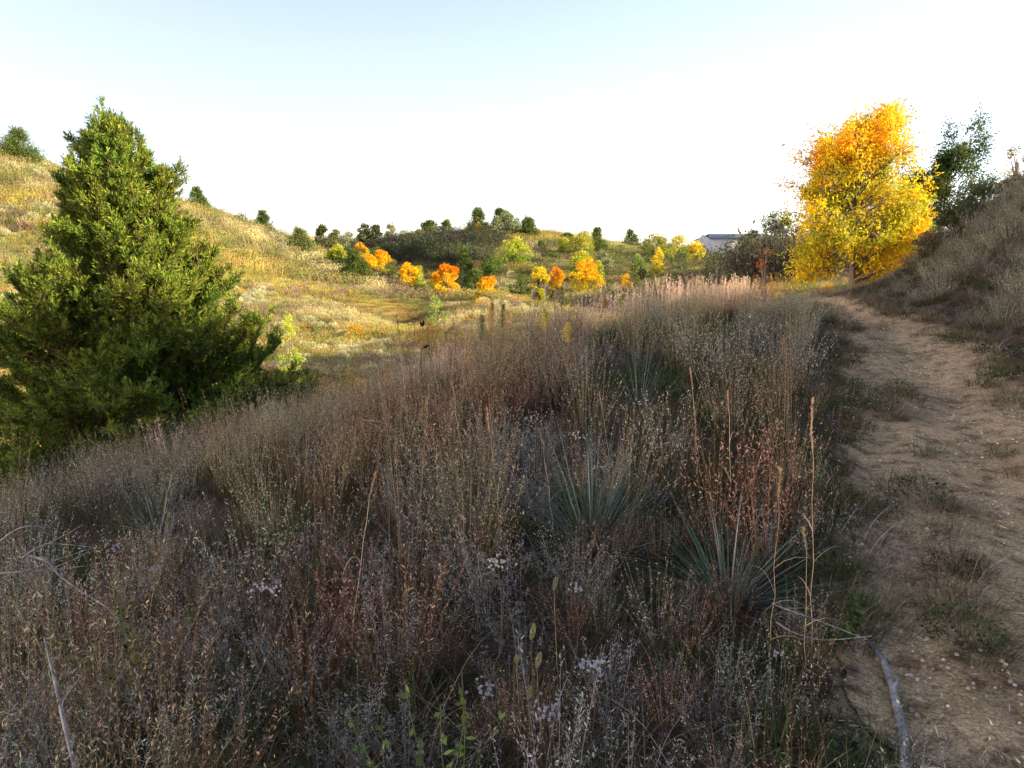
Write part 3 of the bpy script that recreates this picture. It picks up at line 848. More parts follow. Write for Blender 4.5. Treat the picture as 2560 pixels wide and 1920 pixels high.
_seed = [1000]
def tree_at(kind, u, vb, vt, wpx, label, Y=None, group=None, cols=None, name=None, cat=None, lean=0.0, n=None):
    _seed[0] += 1; reseed(_seed[0])
    if Y is None: X, Yy, Z = hit(u, vb)
    else:
        Yy = Y; X = at(u, (vb + vt) / 2, Y)[0]; Z = gz1(X, Y)
    px = Yy / F_PX
    top = at(u, vt, Yy)[2]; h = max(top - Z, 4 * px); w = max(wpx * px * (1.22 if kind != 'cedar' else (1.45 if wpx < 17 else 1.15)), .4); h *= 1.06
    if n is None: n = int(np.clip(wpx * (vb - vt) * 10, 2600, 14000))
    ls = np.clip(px * 1.7, .05, .30)
    if kind == 'cedar':
        o = thing(name or "cedar_tree", label, cat or "tree", (X, Yy, Z), group)
        g = Geo(); crown_cedar(g, h, w, n or 3600, ls, (cols or GREEN)[0], (cols or GREEN)[-1], lean); g.obj("crown", M_CEDAR, o)
        g = Geo(); P = np.array([(0, 0, -.2), (lean * h * .3, 0, h * .3), (lean * h * .85, 0, h * .85)]); tube(g, P, [h * .035, h * .025, .01], (.5, .5, .5), 7)
        g.obj("trunk", M_REDBARK, o)
    elif kind == 'broad':
        o = thing(name or "small_tree", label, cat or "tree", (X, Yy, Z), group)
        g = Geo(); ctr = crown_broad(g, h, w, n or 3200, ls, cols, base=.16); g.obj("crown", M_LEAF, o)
        g = Geo(); simple_trunk(g, h, h * .022 + .02, ctr[:14]); g.obj("trunk", M_BARK, o)
    else:
        o = thing(name or "shrub", label, cat or "shrub", (X, Yy, Z), group)
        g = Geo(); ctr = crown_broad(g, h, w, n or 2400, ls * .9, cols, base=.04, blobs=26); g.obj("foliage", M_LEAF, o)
        g = Geo()
        for c in ctr[:12]:
            tube(g, np.array([(0, 0, -.1), c * .5 + vec(0, 0, .02), c]), [.03, .02, .008], (.5, .5, .5), 4)
        g.obj("stem", M_BARK, o)
    return o

GC = "cedars standing along the ridges"; GO = "autumn trees in the valley"; GG = "green and olive trees on the slopes"
T = tree_at
# left hill
T('cedar', 18, 160, 132, 38, "round dark cedar on the grassy hilltop at the far left edge", 84, GC)
T('cedar', 197, 211, 189, 20, "small cedar on the hill's skyline just right of the big cedar's tip", 88, GC)
T('cedar', 263, 235, 213, 21, "small dark cedar at the lower end of the left hill's skyline", 88, GC)
T('shrub', 240, 225, 213, 9, "thin wispy sapling on the skyline left of a small cedar", 88, GG, OLIVE, name="sapling", n=350)
T('cedar', 300, 256, 231, 28, "broad olive green cedar where the left hill meets the far ridge", 80, GC, [(.08, .11, .03), (.17, .19, .06)])
T('broad', 337, 269, 247, 19, "yellow green small tree left of the wide cedar on the slope", None, GO, LIME)
T('broad', 360, 271, 246, 16, "tall yellow green tree with orange tip behind the wide cedar", 73, GO, [(.2, .28, .05), (.40, .42, .06), (.7, .36, .03)])
T('broad', 367, 277, 256, 17, "orange tree tucked against the right side of the wide cedar", 71, GO, ORANGE2)
T('cedar', 355, 284, 254, 35, "wide dark cedar in front of orange trees halfway down the left hill", 66, GC)
T('broad', 381, 276, 253, 18, "orange topped tree with lime skirt, right of the wide cedar", 72, GO, ORANGE)
T('shrub', 393, 281, 262, 15, "dull green bush between two orange trees", 70, GG, OLIVE)
T('broad', 409, 285, 264, 20, "orange tree over the sunlit edge, left of a lime tree", 67, GO, ORANGE2)
T('broad', 419, 286, 267, 12, "narrow lime tree touching the orange tree at the sunlit edge", 68, GO, LIME)
T('broad', 447, 296, 267, 23, "round tree with red orange top and yellow base above the hollow", 64, GO, [(.66, .52, .03), (.72, .50, .03), (.78, .42, .02), (.82, .22, .02)])
T('shrub', 436, 290, 274, 14, "yellow green bush at the left foot of the red topped tree", 66, GG, LIME)
# back ridge
T('broad', 322, 248, 226, 16, "dark rounded oak first behind the left hill's end", 118, GG, OAK)
T('broad', 335, 250, 230, 14, "second oak with olive crown behind the left hill's end", 112, GG, OLIVE)
T('shrub', 350, 246, 234, 14, "low pale green bush between the ridge oaks", 140, GG, PALE)
T('broad', 365, 246, 225, 13, "left of a pair of grey green oaks on the far ridge", 142, GG, OAK)
T('broad', 376, 246, 226, 12, "right of a pair of grey green oaks on the far ridge", 142, GG, OAK)
T('broad', 391, 246, 225, 10, "slim pale tree right of the oak pair on the far ridge", 142, GG, PALE, n=1400)
T('shrub', 407, 246, 232, 15, "low pale shrub on the ridge between slim tree and green tree", 140, GG, PALE)
T('shrub', 419, 246, 231, 12, "low olive shrub on the ridge left of the dark topped green tree", 138, GG, OLIVE)
T('broad', 430, 247, 223, 17, "dark topped tree with yellow green skirt on the far ridge", 132, GG, [(.30, .36, .06), (.22, .26, .06), (.07, .09, .03)])
T('cedar', 446, 243, 222, 13, "pointed dark cedar on the ridge left of the knoll", 128, GC)
T('broad', 449, 255, 236, 13, "pale lime tree below the pointed ridge cedar", 115, GG, PALE)
T('shrub', 373, 262, 248, 22, "dark green bush on the shaded slope above the orange trees", 100, GG, GREEN)
T('cedar', 463.5, 269, 247, 14, "narrow upright cedar at the left foot of the knoll", 92, GC)
T('cedar', 469, 274, 259, 10, "small bright cedar in front of the narrow upright cedar", 88, GC, [(.06, .10, .025), (.10, .15, .04)])
# knoll
T('cedar', 478, 235, 210, 22, "tall dark cedar with an orange sapling on the knoll's left shoulder", 116, GC)
T('broad', 478.6, 236, 224, 6, "tiny orange sapling in front of the knoll's leftmost cedar", 112, GO, ORANGE2, name="sapling", n=700)
T('cedar', 500, 240, 211, 19, "dark cedar behind the pale poplar on top of the knoll", 117, GC)
T('broad', 507, 244, 213, 22, "pale grey green poplar on top of the knoll", 111, GG, PALE, n=4200)
T('cedar', 528, 243, 220, 22, "rounded dark cedar right of the pale poplar on the knoll", 112, GC)
T('broad', 515, 269, 240, 25, "big lime yellow tree on the front face of the knoll", None, GO, LIME, n=4200)
T('cedar', 541, 253, 243, 8, "tiny round cedar on the knoll's bare right slope", None, GC)
T('shrub', 551, 263, 255, 13, "low green bush on the knoll's right slope", None, GG, GREEN)
T('shrub', 493, 280, 258, 20, "dense green bush below the lime yellow tree", None, GG, [(.08, .12, .03), (.12, .18, .04), (.18, .24, .05)])
T('shrub', 475, 293, 271, 19, "dark green bush left of the small orange topped tree", 72, GG, GREEN)
T('broad', 489, 306, 278, 21, "orange topped tree with green base beside the gully turf", 60, GO, ORANGE)
T('shrub', 522, 307, 276, 23, "large dark green bush left of the yellow pair", 62, GG, GREEN, n=3200)
T('broad', 540, 301, 269, 17, "yellow tree right of the large dark bush", 63, GO, YELLOW)
T('broad', 557, 300, 270, 18, "orange crowned tree with dark green base, right of the yellow tree", 64, GO, [(.07, .10, .03), (.20, .22, .04), (.72, .40, .02), (.8, .34, .02)])
T('broad', 581, 282, 254, 22, "yellow green tree behind the glowing orange tree", 84, GO, LIME)
T('broad', 587.5, 292, 260, 26, "largest glowing orange tree in the middle of the valley", 74, GO, ORANGE2, n=4600)
T('broad', 598, 284, 262, 12, "lime tree peeping out right of the glowing orange tree", 80, GO, LIME)
# right of the knoll
T('cedar', 567, 251, 235, 10, "small dark cedar behind two lime trees on the right ridge", 112, GC)
T('broad', 563, 257, 239, 10, "narrow lime tree left of the forked lime tree on the right ridge", 100, GO, LIME, n=1600)
T('broad', 584, 256, 233, 26, "wide lime yellow poplar before the dark ridge cedar", 98, GO, [(.16, .2, .05), (.38, .38, .07), (.46, .42, .07)], n=3800)
T('cedar', 597, 256, 230, 15, "dark narrow cedar right of the wide lime poplar", 104, GC)
T('broad', 603, 270, 253, 14, "pale green young tree below the dark narrow cedar", 88, GG, PALE)
T('cedar', 631, 248, 232, 16, "lone pointed cedar on the right hand skyline", 120, GC)
T('broad', 655, 256, 237, 28, "wide olive tree on the skyline right of the lone cedar", 100, GG, [(.12, .15, .04), (.24, .26, .06), (.30, .30, .07)], n=3600)
T('broad', 679, 259, 236, 19, "open crowned yellow tree on the right skyline", 96, GO, [(.2, .22, .05), (.5, .46, .06), (.58, .50, .07)], n=1700)
T('broad', 694.5, 262, 242, 15, "yellow tree nearest the shed's left end", 92, GO, YELLOW, n=1900)
T('broad', 658, 270, 250, 16, "golden yellow tree below the wide olive tree", 80, GO, YELLOW)
T('shrub', 680, 276, 250, 28, "blue green bushy tree below the open yellow tree", 70, GG, [(.07, .10, .04), (.11, .15, .06), (.13, .17, .06)], n=3200)
T('broad', 640, 273, 254, 13, "small green tree in front of the dark scrub", 74, GG, [(.1, .14, .04), (.2, .26, .06), (.28, .34, .09)])
T('shrub', 626, 284, 275, 11, "low orange bush left of the dark leaning shrub", 66, GO, ORANGE2, n=1100)
T('shrub', 644, 298, 268, 22, "nearly black shrub rising over the crest of the slope", 36, GG, [(.03, .04, .02), (.05, .06, .03), (.07, .08, .04)], n=2600)
T('shrub', 666, 292, 262, 20, "olive tan shrub right of the nearly black shrub", 34, GG, [(.12, .12, .05), (.18, .17, .08), (.22, .2, .1)], n=2200)
# hollow
T('broad', 435, 325, 298, 18, "bright green wispy tree beside the shaded gully turf", 44, GG, [(.16, .24, .05), (.26, .34, .08), (.34, .40, .10)], n=1500)
T('shrub', 354, 343, 327, 24, "golden yellow low bush on the valley floor", None, GO, [(.4, .28, .04), (.5, .34, .04), (.5, .3, .04)], n=2000)
T('shrub', 429, 345, 322, 27, "brown gold rounded bush below the wispy green tree", 33, GO, [(.3, .2, .05), (.4, .27, .07), (.42, .28, .06)], n=2000)
T('shrub', 455, 348, 328, 22, "olive gold bush right of the brown gold bush", 33, GO, [(.2, .16, .06), (.28, .24, .07), (.3, .24, .08)], n=1800)
T('shrub', 290, 350, 318, 24, "bright lime shrub glowing behind the big cedar's right edge", 24, GO, [(.22, .32, .04), (.40, .48, .05), (.50, .55, .06)], n=2600)
T('shrub', 294, 383, 350, 24, "lower lime shrub behind the tips of the big cedar", 22, GO, [(.22, .30, .04), (.36, .44, .05), (.46, .50, .06)], n=2400)
# right, behind the thicket
T('broad', 774, 278, 217, 40, "dark purple green bushy tree left of the yellow tree", 34, GG, [(.045, .05, .04), (.06, .065, .05), (.07, .085, .055)], name="bushy_tree", n=12000)
T('shrub', 798, 275, 224, 26, "low dark thorn bush right behind the dark bushy tree", 38, GG, [(.07, .06, .05), (.09, .08, .06), (.1, .1, .07)], n=4500)
T('shrub', 742, 280, 240, 30, "dark bush in front of the pale shed's right part", 36, GG, [(.05, .055, .035), (.07, .075, .05), (.09, .1, .06)], n=3600)
T('shrub', 718, 284, 250, 28, "dark bush in front of the shed's left part", 38, GG, [(.06, .07, .04), (.08, .09, .05), (.10, .11, .05)], n=3600)
T('broad', 766, 284, 250, 18, "sparse sapling with few red orange leaves on the crest", 20, GO, [(.4, .2, .05), (.6, .25, .06), (.6, .2, .06)], name="sapling", n=330)
T('broad', 1018, 172, 146, 26, "small orange and green tree at the right edge of the skyline", 30, GO, [(.16, .16, .05), (.5, .26, .06), (.2, .2, .08)], n=2400)
T('shrub', 985, 218, 184, 46, "dark leafy shrub under the dark green tree on the bank", 18.5, GG, [(.05, .07, .03), (.08, .1, .04), (.10, .12, .05)], n=5000)
T('shrub', 1022, 200, 172, 34, "dark brown shrub on the bank at the right edge", 17.5, GG, [(.07, .05, .04), (.1, .07, .05), (.1, .1, .06)], n=2600)

T('shrub', 958, 236, 205, 34, "low dark bush on the bank below the dark green tree's trunk", 18, GG, [(.04, .05, .025), (.06, .07, .03), (.09, .10, .05)], n=4200)
T('shrub', 930, 255, 232, 24, "small brown bush at the yellow tree's right foot on the bank", 19, GG, [(.10, .08, .05), (.14, .11, .06), (.18, .14, .08)], n=2600)

# ---------------------------------------------------------------- hero trees
def big_cedar():
    reseed(77)
    X, Y = at(116, 300, 12.2)[:2]; Z = gz1(X, Y)
    o = thing("cedar_tree", "large ragged cedar, sunlit at the top and dark below, at the left", "tree", (X, Y, Z))
    top = at(100, 124, Y)[2] - Z
    wood = Geo(); fol = Geo()
    H = top
    trunk = curve_pts((0, 0, -.2), (.03, 0, 1), H * 1.0, 9, wob=.012)
    trunk[:, 0] += np.linspace(0, .0, 10)
    tube(wood, trunk, np.linspace(.15, .012, 10), (.5, .5, .5), 9)
    def env(x, y, z):
        """crown radius towards x, y at height z, read off the tree's outline"""
        t = np.clip(z / H, 0, 1); c = x / (np.hypot(x, y) + 1e-6)
        rr = np.interp(t, [0, .06, .17, .27, .34, .39, .45, .51, .59, .69, .76, .87, .96, 1], [1.5, 1.8, 2.7, 3.05, 3.0, 2.7, 2.35, 2.1, 1.8, 1.4, 1.05, .85, .38, .12])
        rl = np.interp(t, [0, .17, .38, .52, .63, .69, .82, .86, .93, 1], [2.0, 2.35, 2.05, 1.55, 1.3, .8, .72, .78, .34, .12])
        return np.where(c > 0, rr, rl) * c * c + (rr + rl) / 2 * (1 - c * c)
    def reach(t, side):
        return float(env(np.array([side]), np.array([math.sqrt(max(0, 1 - side * side))]), np.array([t * H]))[0])
    P0, D0, Ls, Sh = [], [], [], []
    def spray_line(path, spread, dens, scale=1.0):
        Lp = np.linalg.norm(np.diff(path, axis=0), axis=1).sum()
        m = max(4, int(Lp * dens))
        t = U(.15, 1.0, m) ** .9; q, d = interp_path(path, t)
        P0.append(q); D0.append(unit(d + RNG.normal(0, spread, (m, 3)) + vec(0, 0, .25)))
        Ls.append(np.full(m, scale) * U(.7, 1.2, m) * (1.15 - .45 * t)); Sh.append(np.zeros(m))
    nl = 330
    for k in range(nl):
        t = (k + U(0, 1)) / nl; t = t ** 1.3
        az = U(0, 2 * math.pi); ca, sa = math.cos(az), math.sin(az)
        R = reach(min(t * .95 + .05, 1), ca) * 1.25 * (U(.6, 1.0) if U(0, 1) > .2 else U(1.0, 1.1)) * (.82 + .36 * fbm(np.array([az * 1.3 + 7]), np.array([t * 7.0]), 3)[0] * 1.1)
        rise = np.interp(t, [0, .3, .7, 1], [.10, .42, .8, 1.5]) + U(-.15, .15)
        st, _ = interp_path(trunk, np.array([t * .93 + .04])); st = st[0]
        d = vec(ca, sa, rise * .75 - .1)
        P = curve_pts(st, d, R * 1.14 * math.hypot(1, rise * .6), 8, vec(0, 0, .34), .10)
        tip = P[-1]; ex = float(env(tip[:1], tip[1:2], tip[2:3])[0]); rad = math.hypot(tip[0], tip[1])
        if rad > ex: P[:, :2] = st[:2] + (P[:, :2] - st[:2]) * (ex / rad * U(.86, 1.04))
        dz = np.maximum(0, .18 - P[:, 2]); P[:, 2] += dz
        tube(wood, P, np.linspace(.035 * (1.15 - t), .004, 9), (.5, .5, .5), 5)
        nb = int(7 + R * 9)
        for j in range(nb):
            s = U(.12, 1) ** .8
            q, dd = interp_path(P, np.array([s])); q, dd = q[0], dd[0]
            side = unit(np.cross(dd, vec(0, 0, 1))) * (1 if j % 2 else -1)
            bl = U(.22, .60) * (1.2 - .75 * s) * (.6 + .25 * R)
            B = curve_pts(q, dd * .7 + side * U(.5, 1.1) + vec(0, 0, U(.0, .6)), bl, 4, vec(0, 0, .5), .15)
            tube(wood, B, np.linspace(.007, .002, 5), (.5, .5, .5), 3)
            spray_line(B, .5, 50)
        spray_line(P[4:], .4, 46)
        spray_line(P[6:], .25, 60, .8)
    # long feathery leaders that break the outline at the top
    for (dx, t0, L, dr) in ((-.28, .80, 1.15, (-.55, .1, .62)), (.5, .72, 1.45, (.68, -.1, .72)), (.5, .64, 1.3, (.85, .2, .5)), (.4, .80, 1.2, (.7, .1, .6)), (.15, .78, 1.1, (.28, 0, 1)), (-.1, .84, .9, (.0, 0, 1)),
                            (-.5, .60, 1.3, (-.6, 0, .9)), (-.9, .45, 1.3, (-.8, 0, .7)), (-.8, .62, .7, (-1, -.2, .35)),
                            (.2, .9, .8, (.45, 0, .8)), (-.3, .9, .8, (-.75, 0, .6)), (.6, .80, 1.1, (.9, .1, .45)), (-.4, .4, 1.5, (-.9, -.3, .7)), (.1, .45, 1.5, (.1, -1, .7)), (-.3, .3, 2.1, (-.5, -1, .55))):
        st, _ = interp_path(trunk, np.array([t0])); st = st[0] + vec(dx * .3, 0, 0)
        P = curve_pts(st, dr, L, 8, vec(0, 0, .25), .07); tube(wood, P, np.linspace(.018, .003, 9), (.5, .5, .5), 4)
        for j in range(20):
            s = U(.15, 1); q, dd = interp_path(P, np.array([s])); q, dd = q[0], dd[0]
            B = curve_pts(q, dd + RNG.normal(0, .5, 3), U(.12, .34) * (1.3 - s), 3, vec(0, 0, .4), .1)
            spray_line(B, .35, 55)
        spray_line(P, .3, 55)
    # young shoots in front, low down
    for (dx, dy, z0, L) in ((-.15, -2.5, .9, .9), (-.75, -2.6, .5, .9), (1.05, -2.4, .75, .8), (1.5, -2.3, .4, .6), (-1.4, -2.4, .4, .7), (.4, -2.7, .2, .6)):
        P = curve_pts((dx, dy, z0), (U(-.1, .1), -.05, 1), L, 6, vec(0, 0, .1), .05); tube(wood, P, np.linspace(.014, .003, 7), (.5, .5, .5), 4)
        for j in range(22):
            s = U(.05, .95); q, dd = interp_path(P, np.array([s])); q, dd = q[0], dd[0]
            a = U(0, 6.28); B = curve_pts(q, vec(math.cos(a), math.sin(a), .7), U(.14, .36) * (1.25 - s), 3, vec(0, 0, .6), .1)
            spray_line(B, .35, 55)
        spray_line(P, .35, 55)
    P0, D0, Ls = np.concatenate(P0), np.concatenate(D0), np.concatenate(Ls)
    rad = np.hypot(P0[:, 0], P0[:, 1]); lob = fbm(np.arctan2(P0[:, 1], P0[:, 0]) * 2.2 + 11, P0[:, 2] * 2.6, 77); ok = (rad < env(P0[:, 0], P0[:, 1], P0[:, 2]) * (.62 + .98 * lob) + .10) | (P0[:, 2] > .70 * H)
    P0, D0, Ls = P0[ok], D0[ok], Ls[ok]
    # every spray is a little feather of scale leaves
    n = len(P0); k = 7
    i = np.repeat(np.arange(n), k); s = np.tile((np.arange(k) + .5) / k, n)
    ax, bx = frame(D0); ph = U(0, 6.28, n * k)
    sidev = np.cos(ph)[:, None] * ax[i] + np.sin(ph)[:, None] * bx[i]
    SL = .125 * Ls
    p = P0[i] + D0[i] * (s * SL[i])[:, None]
    d = D0[i] + sidev * (.9 * (1 - .7 * s))[:, None]
    hgt = np.clip(p[:, 2] / H, 0, 1)
    tone = U(0, 1, n)[i][:, None]
    c = (vec(.030, .056, .018) * (1 - tone) + vec(.27, .34, .045) * tone) * (1 + RNG.normal(0, .2, (n * k, 1)))
    brown = (U(0, 1, n) < .035)[i]; c[brown] = vec(.14, .085, .04)
    leaves(fol, p, d, U(.040, .075, n * k), U(.010, .017, n * k), np.clip(c, .01, 1))
    fol.obj("crown", M_CEDAR, o); wood.obj("trunk", M_REDBARK, o)
    print("big cedar leaves", n * k)

def leafy_tree(name, label, u, Y, v_top, prof_r, prof_l, cols, nlimb, leaf_L, leaf_W, per, seed, trunk_lean=(0, 0), group=None, first=.10, droop=.5, wind=-.12, trunk_r=.085, depth=.85, vb=None):
    """branching broadleaf tree; prof_l / prof_r give crown half widths (m) at heights 0..1"""
    reseed(seed)
    X = at(u, 220, Y)[0]; Z = gz1(X, Y); H = at(u, v_top, Y)[2] - Z
    o = thing(name, label, "tree", (X, Y, Z), group)
    wood = Geo(); fol = Geo()
    trunk = curve_pts((0, 0, -.2), (trunk_lean[0], trunk_lean[1], 1), H * .97, 10, wob=.035)
    tube(wood, trunk, np.linspace(trunk_r, .012, 11), (.5, .5, .5), 9)
    TP, TD = [], []
    hs = np.linspace(0, 1, len(prof_l))
    for k in range(nlimb):
        t = first + (1 - first) * ((k + U(0, 1)) / nlimb) ** .92
        az = U(0, 2 * math.pi); ca, sa = math.cos(az), math.sin(az)
        st, _ = interp_path(trunk, np.array([min(t * .93, .97)])); st = st[0]
        rise = np.interp(t, [0, .5, 1], [.35, .75, 1.7])
        te = min(1.0, t + .12)
        R = (np.interp(te, hs, prof_r) * max(0, ca) ** 2 + np.interp(te, hs, prof_l) * max(0, -ca) ** 2 + depth * .5 * (np.interp(te, hs, prof_r) + np.interp(te, hs, prof_l)) * sa * sa)
        R = R * U(.72, 1.22)
        P = curve_pts(st, (ca, sa, rise), R * math.hypot(1, rise) * .92, 8, vec(0, 0, -.1 + .25 * t), .10)
        tube(wood, P, np.linspace(trunk_r * .42 * (1.1 - t * .8), .004, 9), (.5, .5, .5), 6)
        nb = int(5 + R * 6)
        for j in range(nb):
            s = U(.15, 1) ** .75
            q, dd = interp_path(P, np.array([s])); q, dd = q[0], dd[0]
            a, b = frame(dd[None]); ph = U(0, 6.28)
            sd = (math.cos(ph) * a + math.sin(ph) * b)[0]
            B = curve_pts(q, dd * .7 + sd * U(.6, 1.0), U(.35, .85) * (1.25 - .6 * s) * min(1, .45 + R * .35), 5, vec(wind, 0, .05), .16)
            tube(wood, B, np.linspace(.010, .002, 6), (.5, .5, .5), 4)
            m = per
            tt = U(.1, 1, m); q2, d2 = interp_path(B, tt)
            off = RNG.normal(0, 1, (m, 3))
            TP.append(q2 + off * .075); TD.append(unit(off + d2 * .6 + vec(wind * 1.5, 0, -droop)))
        m = per; tt = U(.45, 1, m); q2, d2 = interp_path(P, tt); off = RNG.normal(0, 1, (m, 3))
        TP.append(q2 + off * .08); TD.append(unit(off + d2 * .6 + vec(wind, 0, -droop)))
    p = np.concatenate(TP); d = np.concatenate(TD); n = len(p)
    if seed == 501:      # open windows in the crown where trunk and limbs show
        gap = fbm(p[:, 0] * 2.1 + 9, p[:, 2] * 2.1 + p[:, 1] * 1.1, 71); keep = (gap > .40) | (U(0, 1, n) < .25)
        keep &= ~((np.abs(p[:, 0] - .05) < .32) & (p[:, 1] < 0) & (p[:, 2] > .30 * H) & (p[:, 2] < .72 * H) & (U(0, 1, n) < .8))
        p, d = p[keep], d[keep]; n = len(p)
    # compound leaf: several leaflets one after another along the direction
    k = 3; i = np.repeat(np.arange(n), k); s = np.tile(np.arange(k), n)
    q = p[i] + d[i] * (s * leaf_L * .55)[:, None] + RNG.normal(0, .012, (n * k, 3))
    dd = d[i] + RNG.normal(0, .45, (n * k, 3))
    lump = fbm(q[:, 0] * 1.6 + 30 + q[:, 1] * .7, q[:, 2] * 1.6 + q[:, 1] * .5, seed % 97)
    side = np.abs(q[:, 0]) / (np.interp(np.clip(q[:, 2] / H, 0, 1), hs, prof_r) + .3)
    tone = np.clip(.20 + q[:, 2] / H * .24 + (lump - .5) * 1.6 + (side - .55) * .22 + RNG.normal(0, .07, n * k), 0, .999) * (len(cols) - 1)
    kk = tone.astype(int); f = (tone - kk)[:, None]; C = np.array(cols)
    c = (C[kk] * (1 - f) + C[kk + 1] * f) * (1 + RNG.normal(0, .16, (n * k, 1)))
    leaves(fol, q, dd, U(.7, 1.25, n * k) * leaf_L, U(.75, 1.2, n * k) * leaf_W, np.clip(c, .01, .95), bend=.05)
    fol.obj("crown", M_LEAF, o); wood.obj("trunk", M_BARK, o)
    print(name, "leaves", n * k)
    return o

big_cedar()
AUT = [(.46, .44, .035), (.66, .53, .03), (.78, .55, .025), (.85, .54, .02), (.85, .44, .02), (.85, .34, .03)]
leafy_tree("maple_tree", "tall glowing yellow and orange tree where the path goes over the crest", 856, 23.3, 110,
           [.7, 1.0, 1.45, 1.85, 2.05, 2.0, 1.65, 1.75, 1.8, 1.45, .8], [1.0, 1.5, 1.8, 1.75, 1.8, 1.8, 1.85, 1.75, 1.3, .8, .3], AUT, 116, .105, .040, 16, 501, (.02, 0), first=.05, trunk_r=.10)
leafy_tree("small_tree", "yellow green tree with bare lower trunk, right behind the tall yellow tree", 890, 24.6, 200,
           [.35, .7, 1.0, 1.2, 1.2, .7], [.3, .7, 1.0, 1.2, 1.2, .7], [(.20, .30, .04), (.32, .40, .05), (.52, .50, .04), (.7, .5, .03)], 34, .075, .036, 20, 502, first=.18, trunk_r=.06)
leafy_tree("small_tree", "dark green tree with a ragged airy top leaning right on the bank", 936, 26, 142,
           [.4, .9, 1.5, 1.8, 1.7, 1.6, 1.6, 1.0], [.3, 1.0, 1.6, 1.8, 1.7, 1.2, .6, .2], [(.065, .10, .025), (.08, .12, .03), (.11, .15, .035), (.22, .26, .05)], 40, .085, .042, 17, 503, (.03, 0), first=.2, wind=.1, trunk_r=.07)

# ---------------------------------------------------------------- shed on the skyline
def shed():
    X, Y, _ = at(735, 240, 128); zc = at(735, 244, 128)[2]
    zb = min(gz1(X, Y), zc - 2.0)
    o = thing("metal_shed", "long pale metal shed with a dark blue roof on the skyline", "building", (X, Y, zb - .3))
    px = 128 / F_PX
    eave = at(735, 238.5, 128)[2] - zb + .3; ridge = at(735, 232.6, 128)[2] - zb + .3
    L = 62 * px; D = 9.0; x0 = -25 * px; x1 = x0 + L
    g = Geo()
    v = [(x0, 0, 0), (x1, 0, 0), (x1, D, 0), (x0, D, 0), (x0, 0, eave), (x1, 0, eave), (x1, D, eave), (x0, D, eave), (x0, D / 2, ridge - .08), (x1, D / 2, ridge - .08)]
    g.add(v, [[0, 1, 5, 4], [1, 2, 6, 5], [2, 3, 7, 6], [3, 0, 4, 7]], (.5, .5, .5)); g.add(v, [[4, 7, 8], [5, 9, 6]], (.5, .5, .5))
    g.obj("wall", mat_plain("cream_cladding", (.25, .28, .33), .6, 3, .08), o)
    g = Geo(); e = .35
    def slab(a, b, c, d, th):
        t = np.array([a, b, c, d]); bt = t - vec(0, 0, th)
        g.add(np.concatenate([t, bt]), [[0, 1, 2, 3], [7, 6, 5, 4], [0, 4, 5, 1], [1, 5, 6, 2], [2, 6, 7, 3], [3, 7, 4, 0]], (.5, .5, .5))
    slab((x0 + .9, D / 2, ridge), (x0 - e, -e, eave + .1), (x1 + e, -e, eave + .1), (x1 + e, D / 2, ridge), .12)
    slab((x0 + .9, D / 2 + .01, ridge), (x1 + e, D / 2 + .01, ridge), (x1 + e, D + e, eave + .1), (x0 - e, D + e, eave + .1), .12)
    g.obj("roof", mat_plain("blue_roof", (.07, .09, .15), .5, 2, .1), o)
    md = mat_plain("door_paint", (.30, .28, .26), .5)
    for xx in (x0 + 3.2, x0 + 6.4):
        g = Geo()
        v = np.array([(xx, -.03, .3), (xx + 1.0, -.03, .3), (xx + 1.0, -.03, 2.4), (xx, -.03, 2.4)]); w = v + vec(0, .03, 0)
        g.add(np.concatenate([v, w]), [[0, 1, 2, 3], [0, 4, 5, 1], [1, 5, 6, 2], [2, 6, 7, 3], [3, 7, 4, 0]], (.5, .5, .5))
        g.obj("door", md, o)
shed()

# ---------------------------------------------------------------- yuccas
def yucca(u, v, r, label, seed, nL=110, Y=None, lift=0):
    reseed(seed)
    X, Yy, Z = hit(u, v)
    if Y: Yy = Y; X = at(u, v, Y)[0]; Z = gz1(X, Y)
    o = thing("yucca", label, "yucca", (X, Yy, Z + lift), "spiky yuccas in the grass")
    g = Geo(); a = U(0, 6.28, nL); lean = np.concatenate([U(.15, 1.0, nL * 2 // 3), U(.8, 1.45, nL - nL * 2 // 3)])
    b = np.stack([np.cos(a) * .04, np.sin(a) * .04, U(0, .06, nL)], 1)
    c = jit((.030, .066, .036), nL, .25)
    blades(g, b, a, lean, U(.45, 1.05, nL) * r, U(.005, .009, nL), c * .7, c * 1.35, 6, U(-.1, .4, nL) + (U(0, 1, nL) < .12) * 1.0, .05)
    g.obj("leaves", M_YUCCA, o)
    g = Geo(); m = 34; a = U(0, 6.28, m)
    cc = jit((.30, .21, .12), m, .25)
    blades(g, np.stack([np.cos(a) * .03, np.sin(a) * .03, np.zeros(m)], 1), a, U(1.1, 1.6, m), U(.3, .65, m) * r, .010, cc, cc * 1.1, 5, U(.1, .8, m), .05)
    g.obj("dry_skirt", M_GRASS, o)
yucca(592, 560, .84, "big dark green yucca in the middle of the slope", 601, 300)
yucca(728, 612, .60, "yucca with splayed leaves close to the path's left edge", 602, 190)
yucca(158, 540, .62, "pale grey green yucca half hidden in reddish grass at the left", 603, 80)
yucca(50, 785, .62, "large pale yucca cut off by the bottom left corner", 604, 130)
yucca(640, 415, .75, "distant slim yucca below the crest among tall stems", 605, 70)

